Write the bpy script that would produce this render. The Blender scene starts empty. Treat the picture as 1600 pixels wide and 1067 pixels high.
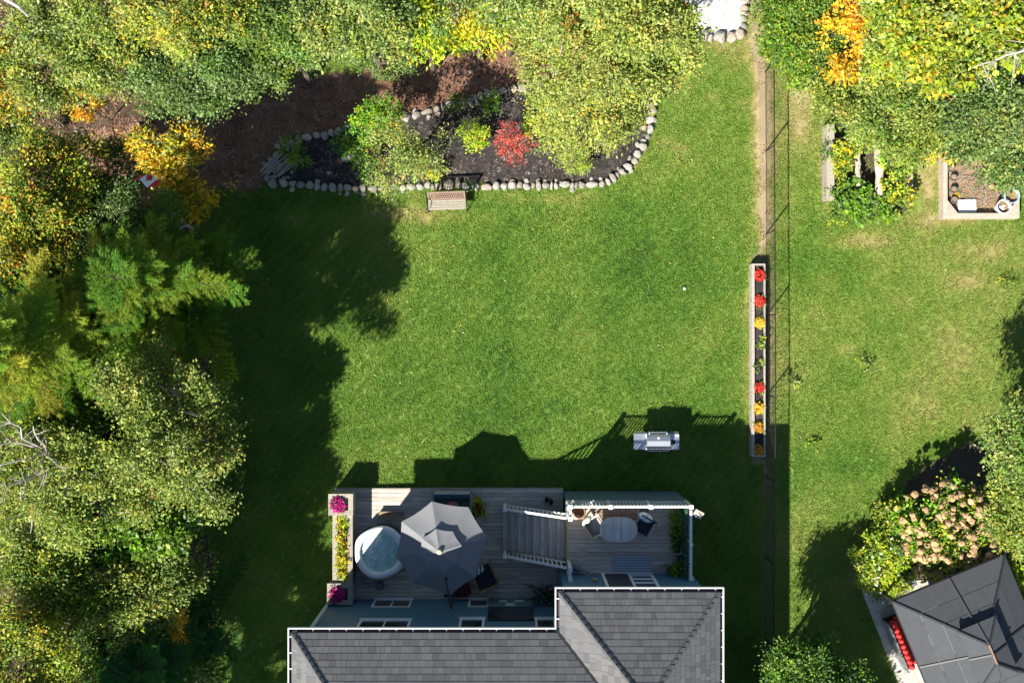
import bpy, bmesh, math, random
import numpy as np
from mathutils import Vector, Matrix

R = math.radians
sc = bpy.context.scene
COL = sc.collection
rng = np.random.default_rng(7)
random.seed(7)

# ------------------------------------------------------------------ camera, light, exposure
CAM_H = 35.0
SUN_DIR = Vector((-0.656, -0.875, 1.0)).normalized()
cam_data = bpy.data.cameras.new("camera")
cam_data.lens = 36.0
cam_data.sensor_width = 36.0
cam_data.sensor_fit = 'HORIZONTAL'
cam_data.clip_end = 2000
cam = bpy.data.objects.new("camera", cam_data)
cam.location = (0, 0, CAM_H)
COL.objects.link(cam)
sc.camera = cam

world = bpy.data.worlds.new("World")
sc.world = world
world.use_nodes = True
wn = world.node_tree
wn.nodes.clear()
w_out = wn.nodes.new("ShaderNodeOutputWorld")
w_bg = wn.nodes.new("ShaderNodeBackground")
w_sky = wn.nodes.new("ShaderNodeTexSky")
w_sky.sky_type = 'NISHITA'
w_sky.sun_disc = False
w_sky.sun_elevation = math.asin(SUN_DIR.z)
w_sky.sun_rotation = math.atan2(SUN_DIR.x, SUN_DIR.y)
w_sky.altitude = 200
w_sky.air_density = 1.0
w_sky.dust_density = 0.2
w_sky.ozone_density = 1.6
w_bg.inputs['Strength'].default_value = 0.06
wn.links.new(w_sky.outputs[0], w_bg.inputs[0])
wn.links.new(w_bg.outputs[0], w_out.inputs[0])

sun_data = bpy.data.lights.new("sun", 'SUN')
sun_data.energy = 5.0
sun_data.angle = R(0.5)
sun_data.color = (1.0, 0.95, 0.86)
sun = bpy.data.objects.new("sun", sun_data)
sun.rotation_euler = SUN_DIR.to_track_quat('Z', 'Y').to_euler()
sun.location = SUN_DIR * 60
COL.objects.link(sun)

sc.view_settings.view_transform = 'Standard'
sc.view_settings.look = 'None'
sc.view_settings.gamma = 1.0
sc.view_settings.use_curve_mapping = False
sc.view_settings.exposure = 1.3
sc.cycles.max_bounces = 6
sc.cycles.transparent_max_bounces = 8

# ------------------------------------------------------------------ helpers
S = CAM_H / 1600.0


def P(px, py, h=0.0):
    """Survey: the spot seen at (px, py) in the aerial photo, on something h metres above the ground."""
    k = S * (1 - h / CAM_H)
    return Vector(((px - 800) * k, (533.5 - py) * k, h))


def kk(h):
    return S * (1 - h / CAM_H)


ORG = {}


def link(o, parent=None, w=None):
    COL.objects.link(o)
    if parent is not None:
        o.parent = parent
    ORG[o.name] = Vector(w) if w is not None else Vector(ORG.get(parent.name, (0, 0, 0)) if parent is not None else (0, 0, 0))
    return o


def thing(name, label, cat, loc=(0, 0, 0), group=None):
    o = bpy.data.objects.new(name, None)
    o.empty_display_size = 0.2
    o.location = loc
    link(o, None, loc)
    tag(o, label, cat, group)
    return o


def tag(o, label, cat, group=None):
    o['label'] = label
    o['category'] = cat
    if group:
        o['group'] = group
    return o


def structure(o):
    o['kind'] = 'structure'
    return o


class MB:
    def __init__(self):
        self.v = []
        self.f = []

    def add(self, verts, faces):
        n = len(self.v)
        self.v.extend([tuple(x) for x in verts])
        self.f.extend([tuple(i + n for i in f) for f in faces])
        return self

    def obox(self, c, ax, ay, az):
        """box centred on c with half-axis vectors"""
        c = Vector(c)
        vs = []
        for sz in (-1, 1):
            for sx, sy in ((-1, -1), (1, -1), (1, 1), (-1, 1)):
                vs.append(c + Vector(ax) * sx + Vector(ay) * sy + Vector(az) * sz)
        return self.add(vs, [(3, 2, 1, 0), (4, 5, 6, 7), (0, 1, 5, 4), (1, 2, 6, 5), (2, 3, 7, 6), (3, 0, 4, 7)])

    def box(self, x0, x1, y0, y1, z0, z1, rz=0.0, about=None):
        c = Vector(((x0 + x1) / 2, (y0 + y1) / 2, (z0 + z1) / 2))
        ax, ay = Vector((abs(x1 - x0) / 2, 0, 0)), Vector((0, abs(y1 - y0) / 2, 0))
        if rz:
            m = Matrix.Rotation(rz, 3, 'Z')
            a = Vector(about) if about is not None else c
            d = m @ Vector((c.x - a.x, c.y - a.y, 0))
            c = Vector((a.x + d.x, a.y + d.y, c.z))
            ax, ay = m @ ax, m @ ay
        return self.obox(c, ax, ay, (0, 0, abs(z1 - z0) / 2))

    def bar(self, p, q, w, h=None, up=(0, 0, 1)):
        p, q = Vector(p), Vector(q)
        h = w if h is None else h
        d = q - p
        L = d.length
        d.normalize()
        u = Vector(up)
        s = d.cross(u)
        if s.length < 1e-4:
            s = d.cross(Vector((1, 0, 0)))
        s.normalize()
        u = s.cross(d)
        return self.obox((p + q) / 2, d * L / 2, s * w / 2, u * h / 2)

    def tube(self, pts, radii, n=6, caps=True):
        pts = [Vector(p) for p in pts]
        if not hasattr(radii, '__len__'):
            radii = [radii] * len(pts)
        base = len(self.v)
        for i, p in enumerate(pts):
            a = pts[max(i - 1, 0)]
            b = pts[min(i + 1, len(pts) - 1)]
            d = (b - a)
            if d.length < 1e-6:
                d = Vector((0, 0, 1))
            d.normalize()
            s = d.cross(Vector((0, 0, 1)))
            if s.length < 1e-3:
                s = Vector((1, 0, 0))
            s.normalize()
            t = d.cross(s)
            for j in range(n):
                a_ = 2 * math.pi * j / n
                self.v.append(tuple(p + (s * math.cos(a_) + t * math.sin(a_)) * radii[i]))
        for i in range(len(pts) - 1):
            for j in range(n):
                a, b = base + i * n + j, base + i * n + (j + 1) % n
                self.f.append((a, b, b + n, a + n))
        if caps:
            self.f.append(tuple(base + j for j in reversed(range(n))))
            e = base + (len(pts) - 1) * n
            self.f.append(tuple(e + j for j in range(n)))
        return self

    def lathe(self, c, prof, n=16):
        """prof: list of (r, z) from bottom to top, revolved about the vertical through c"""
        base = len(self.v)
        for r, z in prof:
            for j in range(n):
                a = 2 * math.pi * j / n
                self.v.append((c[0] + r * math.cos(a), c[1] + r * math.sin(a), c[2] + z))
        for i in range(len(prof) - 1):
            for j in range(n):
                a, b = base + i * n + j, base + i * n + (j + 1) % n
                self.f.append((a, b, b + n, a + n))
        self.f.append(tuple(base + j for j in reversed(range(n))))
        e = base + (len(prof) - 1) * n
        self.f.append(tuple(e + j for j in range(n)))
        return self

    def prism(self, poly, z0, z1):
        n = len(poly)
        z0s = z0 if hasattr(z0, '__len__') else [z0] * n
        z1s = z1 if hasattr(z1, '__len__') else [z1] * n
        vs = [(p[0], p[1], z0s[i]) for i, p in enumerate(poly)] + [(p[0], p[1], z1s[i]) for i, p in enumerate(poly)]
        area = sum(poly[i][0] * poly[(i + 1) % n][1] - poly[(i + 1) % n][0] * poly[i][1] for i in range(n))
        fs = [tuple(reversed(range(n))), tuple(range(n, 2 * n))] + [(i, (i + 1) % n, n + (i + 1) % n, n + i) for i in range(n)]
        if area < 0:
            fs = [tuple(reversed(f)) for f in fs]
        return self.add(vs, fs)

    def ball(self, c, r, sub=2, jitter=0.0, rnd=None):
        bm = bmesh.new()
        bmesh.ops.create_icosphere(bm, subdivisions=sub, radius=1.0)
        rr = r if hasattr(r, '__len__') else (r, r, r)
        rnd = rnd or random
        vs = []
        for v in bm.verts:
            q = 1 + (rnd.uniform(-jitter, jitter) if jitter else 0)
            vs.append((c[0] + v.co.x * rr[0] * q, c[1] + v.co.y * rr[1] * q, c[2] + v.co.z * rr[2] * q))
        bm.verts.index_update()
        fs = [tuple(v.index for v in f.verts) for f in bm.faces]
        bm.free()
        return self.add(vs, fs)

    def mesh(self, name, mat, org=(0, 0, 0), smooth=False):
        me = bpy.data.meshes.new(name)
        o = Vector(org)
        me.from_pydata([(x - o.x, y - o.y, z - o.z) for x, y, z in self.v], [], self.f)
        if mat is not None:
            me.materials.append(mat)
        if smooth:
            me.polygons.foreach_set('use_smooth', [True] * len(me.polygons))
        me.update()
        return me

    def build(self, name, mat, parent=None, smooth=False, own=None):
        org = own if own is not None else (ORG[parent.name] if parent is not None else (0, 0, 0))
        me = self.mesh(name, mat, org, smooth)
        o = bpy.data.objects.new(name, me)
        if parent is not None:
            o.location = Vector(org) - ORG[parent.name]
        else:
            o.location = org
        link(o, parent, org)
        return o


def place(mesh, name, parent, w, rot=(0, 0, 0), scale=(1, 1, 1)):
    o = bpy.data.objects.new(name, mesh)
    o.location = Vector(w) - (ORG[parent.name] if parent is not None else Vector())
    o.rotation_euler = rot
    o.scale = scale
    link(o, parent, w)
    return o


def arrays_mesh(name, V, F, mat, colour=None, k=3):
    me = bpy.data.meshes.new(name)
    nf = len(F)
    me.vertices.add(len(V))
    me.vertices.foreach_set('co', np.asarray(V, dtype=np.float32).ravel())
    me.loops.add(nf * k)
    me.loops.foreach_set('vertex_index', np.asarray(F, dtype=np.int32).ravel())
    me.polygons.add(nf)
    me.polygons.foreach_set('loop_start', np.arange(0, nf * k, k, dtype=np.int32))
    me.update(calc_edges=True)
    if colour is not None:
        a = me.attributes.new('leaf_colour', 'FLOAT_COLOR', 'POINT')
        rgba = np.ones((len(V), 4), dtype=np.float32)
        rgba[:, :3] = colour
        a.data.foreach_set('color', rgba.ravel())
    me.materials.append(mat)
    return me


# ------------------------------------------------------------------ materials
def new_mat(name):
    m = bpy.data.materials.new(name)
    m.use_nodes = True
    nt = m.node_tree
    b = nt.nodes['Principled BSDF']
    return m, nt, b


def ramp(nt, stops):
    r = nt.nodes.new('ShaderNodeValToRGB')
    e = r.color_ramp.elements
    while len(e) < len(stops):
        e.new(0.5)
    for i, (p, c) in enumerate(stops):
        e[i].position = p
        e[i].color = (*c, 1)
    return r


def noise(nt, scale, detail=4, rough=0.6, stretch=None, coord='pos'):
    n = nt.nodes.new('ShaderNodeTexNoise')
    n.inputs['Scale'].default_value = scale
    n.inputs['Detail'].default_value = detail
    n.inputs['Roughness'].default_value = rough
    if coord == 'pos':
        g = nt.nodes.new('ShaderNodeNewGeometry').outputs['Position']
    else:
        g = nt.nodes.new('ShaderNodeTexCoord').outputs['Object']
    if stretch:
        mp = nt.nodes.new('ShaderNodeMapping')
        mp.inputs['Scale'].default_value = stretch
        nt.links.new(g, mp.inputs[0])
        g = mp.outputs[0]
    nt.links.new(g, n.inputs['Vector'])
    return n.outputs['Fac']


def bump(nt, b, fac, strength, dist):
    n = nt.nodes.new('ShaderNodeBump')
    n.inputs['Strength'].default_value = strength
    n.inputs['Distance'].default_value = dist
    nt.links.new(fac, n.inputs['Height'])
    nt.links.new(n.outputs[0], b.inputs['Normal'])


def scalec(c, f):
    return tuple(min(1, x * f) for x in c)


def mat(name, c, rough=0.6, vary=0.25, scale=6.0, stretch=None, per_object=0.0, metallic=0.0, bmp=0.0, spec=0.5, c2=None):
    m, nt, b = new_mat(name)
    f = noise(nt, scale, 5, 0.65, stretch)
    rp = ramp(nt, [(0.3, scalec(c, 1 - vary) if c2 is None else c2), (0.7, scalec(c, 1 + vary) if c2 is None else c)])
    nt.links.new(f, rp.inputs[0])
    out = rp.outputs[0]
    if per_object:
        oi = nt.nodes.new('ShaderNodeObjectInfo')
        mr = nt.nodes.new('ShaderNodeMapRange')
        mr.inputs['To Min'].default_value = 1 - per_object
        mr.inputs['To Max'].default_value = 1 + per_object
        nt.links.new(oi.outputs['Random'], mr.inputs['Value'])
        mx = nt.nodes.new('ShaderNodeVectorMath')
        mx.operation = 'SCALE'
        nt.links.new(out, mx.inputs[0])
        nt.links.new(mr.outputs[0], mx.inputs['Scale'])
        out = mx.outputs[0]
    nt.links.new(out, b.inputs['Base Color'])
    b.inputs['Roughness'].default_value = rough
    b.inputs['Metallic'].default_value = metallic
    b.inputs['Specular IOR Level'].default_value = spec
    if bmp:
        bump(nt, b, f, bmp, 0.02)
    return m


def leaf_material(name, trans=0.35, rough=0.45, spec=0.35):
    m, nt, b = new_mat(name)
    a = nt.nodes.new('ShaderNodeAttribute')
    a.attribute_name = 'leaf_colour'
    nt.links.new(a.outputs['Color'], b.inputs['Base Color'])
    b.inputs['Roughness'].default_value = rough
    b.inputs['Specular IOR Level'].default_value = spec
    t = nt.nodes.new('ShaderNodeBsdfTranslucent')
    hs = nt.nodes.new('ShaderNodeMix')
    hs.data_type = 'RGBA'
    hs.blend_type = 'MULTIPLY'
    hs.inputs['Factor'].default_value = 1.0
    hs.inputs['B'].default_value = (1.35, 1.25, 0.55, 1)
    nt.links.new(a.outputs['Color'], hs.inputs['A'])
    nt.links.new(hs.outputs['Result'], t.inputs['Color'])
    mx = nt.nodes.new('ShaderNodeMixShader')
    mx.inputs[0].default_value = trans
    nt.links.new(b.outputs[0], mx.inputs[1])
    nt.links.new(t.outputs[0], mx.inputs[2])
    nt.links.new(mx.outputs[0], nt.nodes['Material Output'].inputs['Surface'])
    return m


def lawn_material(name, instancer):
    m, nt, b = new_mat(name)
    a = nt.nodes.new('ShaderNodeAttribute')
    a.attribute_name = 'dry'
    if instancer:
        a.attribute_type = 'INSTANCER'
    f = noise(nt, 9.0, 6, 0.75)
    f2 = noise(nt, 45.0, 3, 0.7)
    ad = nt.nodes.new('ShaderNodeMath')
    ad.operation = 'MULTIPLY_ADD'
    nt.links.new(f, ad.inputs[0])
    ad.inputs[1].default_value = 0.5
    nt.links.new(a.outputs['Fac'], ad.inputs[2])
    ad2 = nt.nodes.new('ShaderNodeMath')
    ad2.operation = 'MULTIPLY_ADD'
    nt.links.new(f2, ad2.inputs[0])
    ad2.inputs[1].default_value = 0.35
    nt.links.new(ad.outputs[0], ad2.inputs[2])
    sb = nt.nodes.new('ShaderNodeMath')
    sb.operation = 'SUBTRACT'
    nt.links.new(ad2.outputs[0], sb.inputs[0])
    sb.inputs[1].default_value = 0.42
    fac = sb.outputs[0]
    if instancer:
        oi = nt.nodes.new('ShaderNodeObjectInfo')
        m3 = nt.nodes.new('ShaderNodeMath')
        m3.operation = 'MULTIPLY_ADD'
        nt.links.new(oi.outputs['Random'], m3.inputs[0])
        m3.inputs[1].default_value = 0.22
        nt.links.new(fac, m3.inputs[2])
        s3 = nt.nodes.new('ShaderNodeMath')
        s3.operation = 'SUBTRACT'
        nt.links.new(m3.outputs[0], s3.inputs[0])
        s3.inputs[1].default_value = 0.11
        fac = s3.outputs[0]
    g = 1.0 if instancer else 0.8
    rp = ramp(nt, [(0.0, scalec((0.046, 0.116, 0.010), g)), (0.25, scalec((0.108, 0.222, 0.018), g)), (0.5, scalec((0.205, 0.285, 0.042), g)),
                   (0.75, scalec((0.31, 0.28, 0.085), g)), (1.0, scalec((0.45, 0.36, 0.19), g))])
    nt.links.new(fac, rp.inputs[0])
    nt.links.new(rp.outputs[0], b.inputs['Base Color'])
    b.inputs['Roughness'].default_value = 0.6
    b.inputs['Specular IOR Level'].default_value = 0.3
    if instancer:
        t = nt.nodes.new('ShaderNodeBsdfTranslucent')
        nt.links.new(rp.outputs[0], t.inputs['Color'])
        mx = nt.nodes.new('ShaderNodeMixShader')
        mx.inputs[0].default_value = 0.25
        nt.links.new(b.outputs[0], mx.inputs[1])
        nt.links.new(t.outputs[0], mx.inputs[2])
        nt.links.new(mx.outputs[0], nt.nodes['Material Output'].inputs['Surface'])
    else:
        bump(nt, b, f2, 0.6, 0.05)
    return m


def soil_material(name, stops, scale=14.0, bstr=0.8, dist=0.04):
    m, nt, b = new_mat(name)
    f = noise(nt, scale, 8, 0.75)
    f2 = noise(nt, 1.1, 4, 0.6)
    ad = nt.nodes.new('ShaderNodeMath')
    ad.operation = 'MULTIPLY_ADD'
    nt.links.new(f2, ad.inputs[0])
    ad.inputs[1].default_value = 0.6
    nt.links.new(f, ad.inputs[2])
    sb = nt.nodes.new('ShaderNodeMath')
    sb.operation = 'SUBTRACT'
    nt.links.new(ad.outputs[0], sb.inputs[0])
    sb.inputs[1].default_value = 0.3
    rp = ramp(nt, stops)
    nt.links.new(sb.outputs[0], rp.inputs[0])
    nt.links.new(rp.outputs[0], b.inputs['Base Color'])
    b.inputs['Roughness'].default_value = 0.95
    b.inputs['Specular IOR Level'].default_value = 0.15
    bump(nt, b, f, bstr, dist)
    return m


def chip_material(name, stops):
    m, nt, b = new_mat(name)
    oi = nt.nodes.new('ShaderNodeObjectInfo')
    rp = ramp(nt, stops)
    nt.links.new(oi.outputs['Random'], rp.inputs[0])
    nt.links.new(rp.outputs[0], b.inputs['Base Color'])
    b.inputs['Roughness'].default_value = 0.85
    b.inputs['Specular IOR Level'].default_value = 0.2
    return m


def tone_material(name, stops, scale=40.0):
    m, nt, b = new_mat(name)
    a = nt.nodes.new('ShaderNodeAttribute')
    a.attribute_name = 'tone'
    f = noise(nt, scale, 5, 0.8)
    ad = nt.nodes.new('ShaderNodeMath')
    ad.operation = 'MULTIPLY_ADD'
    nt.links.new(f, ad.inputs[0])
    ad.inputs[1].default_value = 0.7
    nt.links.new(a.outputs['Fac'], ad.inputs[2])
    sb = nt.nodes.new('ShaderNodeMath')
    sb.operation = 'SUBTRACT'
    nt.links.new(ad.outputs[0], sb.inputs[0])
    sb.inputs[1].default_value = 0.35
    rp = ramp(nt, stops)
    nt.links.new(sb.outputs[0], rp.inputs[0])
    nt.links.new(rp.outputs[0], b.inputs['Base Color'])
    b.inputs['Roughness'].default_value = 0.9
    b.inputs['Specular IOR Level'].default_value = 0.2
    bump(nt, b, f, 0.4, 0.01)
    return m


LEAF = leaf_material('leaf')
NEEDLE = leaf_material('needle', 0.4, 0.7, 0.12)
PETAL = leaf_material('petal', 0.3, 0.6)
LAWN = lawn_material('lawn_turf', False)
BLADE = lawn_material('grass_blade', True)
FOREST = soil_material('forest_floor_litter', [(0.15, (0.02, 0.015, 0.01)), (0.5, (0.065, 0.047, 0.03)), (0.75, (0.12, 0.09, 0.06)), (0.95, (0.22, 0.165, 0.11))])
MULCH = soil_material('brown_mulch', [(0.15, (0.03, 0.015, 0.012)), (0.5, (0.18, 0.095, 0.062)), (0.75, (0.30, 0.175, 0.115)), (0.95, (0.30, 0.19, 0.14))], 20)
BLACKM = soil_material('black_mulch', [(0.2, (0.016, 0.014, 0.013)), (0.55, (0.052, 0.045, 0.042)), (0.8, (0.10, 0.085, 0.077)), (1.0, (0.18, 0.15, 0.13))], 26, 1.0, 0.05)
DIRT = soil_material('dry_earth', [(0.15, (0.13, 0.10, 0.06)), (0.5, (0.28, 0.215, 0.13)), (0.85, (0.42, 0.34, 0.22))], 22)
SOIL = soil_material('dark_earth', [(0.15, (0.03, 0.024, 0.018)), (0.55, (0.085, 0.066, 0.05)), (0.9, (0.17, 0.135, 0.10))], 22)
GRAVEL = soil_material('white_gravel', [(0.1, (0.30, 0.29, 0.27)), (0.5, (0.6, 0.59, 0.55)), (0.85, (0.82, 0.81, 0.78))], 30)
TWIGSOIL = soil_material('dry_bed_soil', [(0.1, (0.12, 0.075, 0.045)), (0.5, (0.28, 0.18, 0.10)), (0.85, (0.42, 0.30, 0.19))], 24)
PAVING = mat('pale_paving', (0.42, 0.39, 0.34), 0.85, 0.18, 9, per_object=0.12, bmp=0.3)
BARK = mat('brown_bark', (0.10, 0.075, 0.055), 0.9, 0.4, 12, stretch=(1, 1, 0.3), bmp=0.6)
PALEBARK = mat('pale_bark', (0.42, 0.38, 0.33), 0.8, 0.25, 10, bmp=0.3)
WHITE = mat('white_paint', (0.62, 0.63, 0.63), 0.45, 0.05, 3)
TRIM = mat('white_trim', (0.62, 0.64, 0.65), 0.5, 0.06, 3)
SIDING = mat('blue_siding', (0.06, 0.15, 0.215), 0.55, 0.08, 5, stretch=(1, 1, 6))
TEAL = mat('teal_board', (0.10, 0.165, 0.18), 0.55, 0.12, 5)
SHINGLE = tone_material('roof_shingle', [(0.0, (0.07, 0.07, 0.072)), (0.5, (0.125, 0.125, 0.125)), (1.0, (0.20, 0.196, 0.192))])
ROOFDARK = mat('roof_underlay', (0.03, 0.03, 0.032), 0.9, 0.2, 10)
GUTDARK = mat('gutter_inside', (0.035, 0.02, 0.028), 0.7, 0.3, 8)
GLASS = mat('dark_window_glass', (0.018, 0.024, 0.03), 0.08, 0.2, 2, spec=0.8)
BLIND = mat('pale_blind', (0.45, 0.5, 0.52), 0.6, 0.1, 4)
SCREEN = mat('insect_screen', (0.028, 0.033, 0.042), 0.75, 0.1, 60)
DECK = mat('weathered_deck_board', (0.44, 0.385, 0.325), 0.85, 0.38, 7, stretch=(0.35, 5, 1), per_object=0.20, bmp=0.25)
TREADW = mat('weathered_stair_tread', (0.38, 0.345, 0.31), 0.85, 0.35, 7, stretch=(5, 0.35, 1), per_object=0.16, bmp=0.25)
TABLEW = mat('grey_table_slat', (0.42, 0.42, 0.40), 0.75, 0.3, 8, stretch=(5, 0.4, 1), per_object=0.14, bmp=0.2)
OLDWOOD = mat('old_grey_timber', (0.30, 0.265, 0.22), 0.9, 0.3, 9, stretch=(2, 2, 1), per_object=0.12, bmp=0.4)
PALEWOOD = mat('pale_raw_timber', (0.37, 0.31, 0.245), 0.85, 0.18, 8, per_object=0.08, bmp=0.2)
BROWNW = mat('brown_wood', (0.24, 0.155, 0.095), 0.7, 0.3, 9, per_object=0.12)
PINKWOOD = mat('reddish_bench_wood', (0.27, 0.175, 0.135), 0.75, 0.2, 9, per_object=0.08)
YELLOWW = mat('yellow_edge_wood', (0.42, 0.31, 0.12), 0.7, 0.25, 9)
LOG = mat('barkless_log', (0.40, 0.335, 0.28), 0.9, 0.35, 10, stretch=(3, 0.6, 1), bmp=0.5)
def stone_material():
    m, nt, b = new_mat('pale_field_stone')
    oi = nt.nodes.new('ShaderNodeObjectInfo')
    rp = ramp(nt, [(0.0, (0.20, 0.185, 0.165)), (0.25, (0.34, 0.30, 0.245)), (0.5, (0.27, 0.255, 0.235)), (0.75, (0.40, 0.37, 0.32)), (0.9, (0.36, 0.26, 0.19)), (1.0, (0.45, 0.43, 0.40))])
    nt.links.new(oi.outputs['Random'], rp.inputs[0])
    f = noise(nt, 14, 6, .75)
    mr = nt.nodes.new('ShaderNodeMapRange')
    mr.inputs['From Min'].default_value = .3
    mr.inputs['From Max'].default_value = .7
    mr.inputs['To Min'].default_value = .5
    mr.inputs['To Max'].default_value = 1.3
    nt.links.new(f, mr.inputs['Value'])
    mx = nt.nodes.new('ShaderNodeVectorMath')
    mx.operation = 'SCALE'
    nt.links.new(rp.outputs[0], mx.inputs[0])
    nt.links.new(mr.outputs[0], mx.inputs['Scale'])
    nt.links.new(mx.outputs[0], b.inputs['Base Color'])
    b.inputs['Roughness'].default_value = .9
    bump(nt, b, f, .7, .03)
    return m


STONE = stone_material()
BLACKMETAL = mat('black_metal', (0.015, 0.015, 0.016), 0.45, 0.1, 5)
GREYMETAL = mat('grey_metal', (0.30, 0.31, 0.32), 0.4, 0.1, 8, metallic=0.6)
STEEL = mat('stainless_steel', (0.55, 0.57, 0.60), 0.32, 0.08, 14, stretch=(0.3, 6, 6), metallic=0.85)
STEELLID = mat('brushed_steel_lid', (0.5, 0.52, 0.55), 0.38, 0.06, 14, stretch=(0.3, 6, 6), metallic=0.8)
CANVAS = mat('grey_canvas', (0.19, 0.192, 0.20), 0.9, 0.04, 20)
PANEL = mat('dark_roof_panel', (0.062, 0.066, 0.072), 0.9, 0.09, 5, per_object=0.06, spec=0.12)
PANELTRIM = mat('dark_roof_trim', (0.02, 0.021, 0.023), 0.55, 0.1, 6)
NAVY = mat('navy_cushion', (0.018, 0.025, 0.035), 0.9, 0.2, 20)
TEALC = mat('teal_cushion', (0.045, 0.085, 0.10), 0.9, 0.15, 20)
CREAM = mat('cream_cushion', (0.70, 0.64, 0.50), 0.9, 0.06, 20)
TAUPE = mat('taupe_cushion', (0.34, 0.31, 0.28), 0.9, 0.08, 20)
RED = mat('red_cushion', (0.55, 0.030, 0.025), 0.8, 0.1, 12)
ROSE = mat('rose_cushion', (0.42, 0.12, 0.10), 0.9, 0.1, 14)
MAROON = mat('maroon_cushion', (0.06, 0.012, 0.016), 0.9, 0.2, 14)
BLACKRUB = mat('black_rubber', (0.012, 0.012, 0.013), 0.5, 0.2, 12)
TUBSIDE = mat('dark_tub_side', (0.035, 0.033, 0.032), 0.6, 0.2, 12)
TUBRIM = mat('white_vinyl_rim', (0.72, 0.74, 0.75), 0.35, 0.04, 4)
CLAY = mat('brown_clay_pot', (0.20, 0.10, 0.065), 0.8, 0.2, 10)
GREYPOT = mat('grey_pot', (0.12, 0.13, 0.135), 0.7, 0.2, 10)
BLUEGREY = mat('blue_grey_plastic', (0.10, 0.16, 0.20), 0.5, 0.15, 8)
BLUETUB = mat('pale_blue_tub', (0.30, 0.42, 0.45), 0.5, 0.12, 8)
GREYTUB = mat('pale_grey_tub', (0.52, 0.52, 0.50), 0.55, 0.12, 8)
PAPER = mat('white_board', (0.74, 0.74, 0.73), 0.8, 0.05, 10)
FLAGRED = mat('flag_red', (0.55, 0.02, 0.035), 0.8, 0.08, 10)
FLAGWHITE = mat('flag_white', (0.74, 0.73, 0.72), 0.8, 0.04, 10)
WICKER = mat('brown_wicker', (0.23, 0.13, 0.07), 0.8, 0.45, 30, stretch=(4, 1, 4))
BRISTLE = mat('straw_bristle', (0.32, 0.25, 0.13), 0.9, 0.3, 30)
BALLW = mat('white_ball', (0.8, 0.8, 0.8), 0.4, 0.02, 5)
HEAD = mat('dried_hydrangea', (0.40, 0.255, 0.125), 0.9, 0.45, 34, per_object=0.28, bmp=0.5)
PALEPLASTIC = mat('pale_grey_plastic', (0.42, 0.44, 0.43), 0.6, 0.1, 8)


def stripe_material(name, c1, c2, scale, axis):
    m, nt, b = new_mat(name)
    w = nt.nodes.new('ShaderNodeTexWave')
    w.wave_type = 'BANDS'
    w.bands_direction = axis
    w.inputs['Scale'].default_value = scale
    w.inputs['Distortion'].default_value = 0.15
    g = nt.nodes.new('ShaderNodeTexCoord')
    nt.links.new(g.outputs['Object'], w.inputs['Vector'])
    rp = ramp(nt, [(0.45, c1), (0.55, c2)])
    nt.links.new(w.outputs['Fac'], rp.inputs[0])
    nt.links.new(rp.outputs[0], b.inputs['Base Color'])
    b.inputs['Roughness'].default_value = 0.9
    return m


RUG = stripe_material('striped_rug', (0.06, 0.09, 0.13), (0.50, 0.55, 0.60), 6.0, 'Y')
STRIPE = stripe_material('striped_pillow', (0.70, 0.70, 0.66), (0.06, 0.12, 0.15), 2.6, 'X')


def pattern_pillow():
    m, nt, b = new_mat('patterned_pillow')
    f = noise(nt, 16, 2, 0.5)
    rp = ramp(nt, [(0.52, (0.72, 0.72, 0.70)), (0.56, (0.12, 0.45, 0.55)), (0.64, (0.12, 0.40, 0.5)), (0.68, (0.6, 0.3, 0.35))])
    nt.links.new(f, rp.inputs[0])
    nt.links.new(rp.outputs[0], b.inputs['Base Color'])
    b.inputs['Roughness'].default_value = 0.9
    return m


PATPILLOW = pattern_pillow()


def water_material():
    m, nt, b = new_mat('bubbling_tub_water')
    f = noise(nt, 7.0, 7, 0.75)
    rp = ramp(nt, [(0.32, (0.20, 0.42, 0.42)), (0.5, (0.36, 0.58, 0.57)), (0.62, (0.58, 0.72, 0.71)), (0.74, (0.78, 0.82, 0.82))])
    nt.links.new(f, rp.inputs[0])
    nt.links.new(rp.outputs[0], b.inputs['Base Color'])
    b.inputs['Roughness'].default_value = 0.15
    bump(nt, b, f, 0.5, 0.04)
    return m


WATER = water_material()

# ------------------------------------------------------------------ ground: sheets, turf, grass
LAT = rng.random((256, 256))


def vnoise(x, y, period):
    u, v = x / period + 100.3, y / period + 77.7
    i, j = np.floor(u).astype(int), np.floor(v).astype(int)
    a, b_ = u - i, v - j
    a, b_ = a * a * (3 - 2 * a), b_ * b_ * (3 - 2 * b_)
    g = lambda p, q: LAT[p % 256, q % 256]
    return (g(i, j) * (1 - a) + g(i + 1, j) * a) * (1 - b_) + (g(i, j + 1) * (1 - a) + g(i + 1, j + 1) * a) * b_


def inside(poly, x, y):
    r = np.zeros(np.shape(x), bool)
    n = len(poly)
    for i in range(n):
        x0, y0 = poly[i]
        x1, y1 = poly[(i + 1) % n]
        c = (y0 > y) != (y1 > y)
        r ^= c & (x < (x1 - x0) * (y - y0) / (y1 - y0 + 1e-12) + x0)
    return r


def smooth_poly(pts, step=10, jit=0.0, seed=1):
    """Catmull-Rom through pixel points, returned in pixels"""
    rr = random.Random(seed)
    out = []
    n = len(pts)
    for i in range(n):
        p0, p1, p2, p3 = (Vector(pts[(i + k) % n]) for k in (-1, 0, 1, 2))
        m = max(1, int((p2 - p1).length / step))
        for k in range(m):
            t = k / m
            q = 0.5 * ((2 * p1) + (p2 - p0) * t + (2 * p0 - 5 * p1 + 4 * p2 - p3) * t * t + (3 * p1 - p0 - 3 * p2 + p3) * t ** 3)
            out.append((q.x + rr.uniform(-jit, jit), q.y + rr.uniform(-jit, jit)))
    return out


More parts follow.
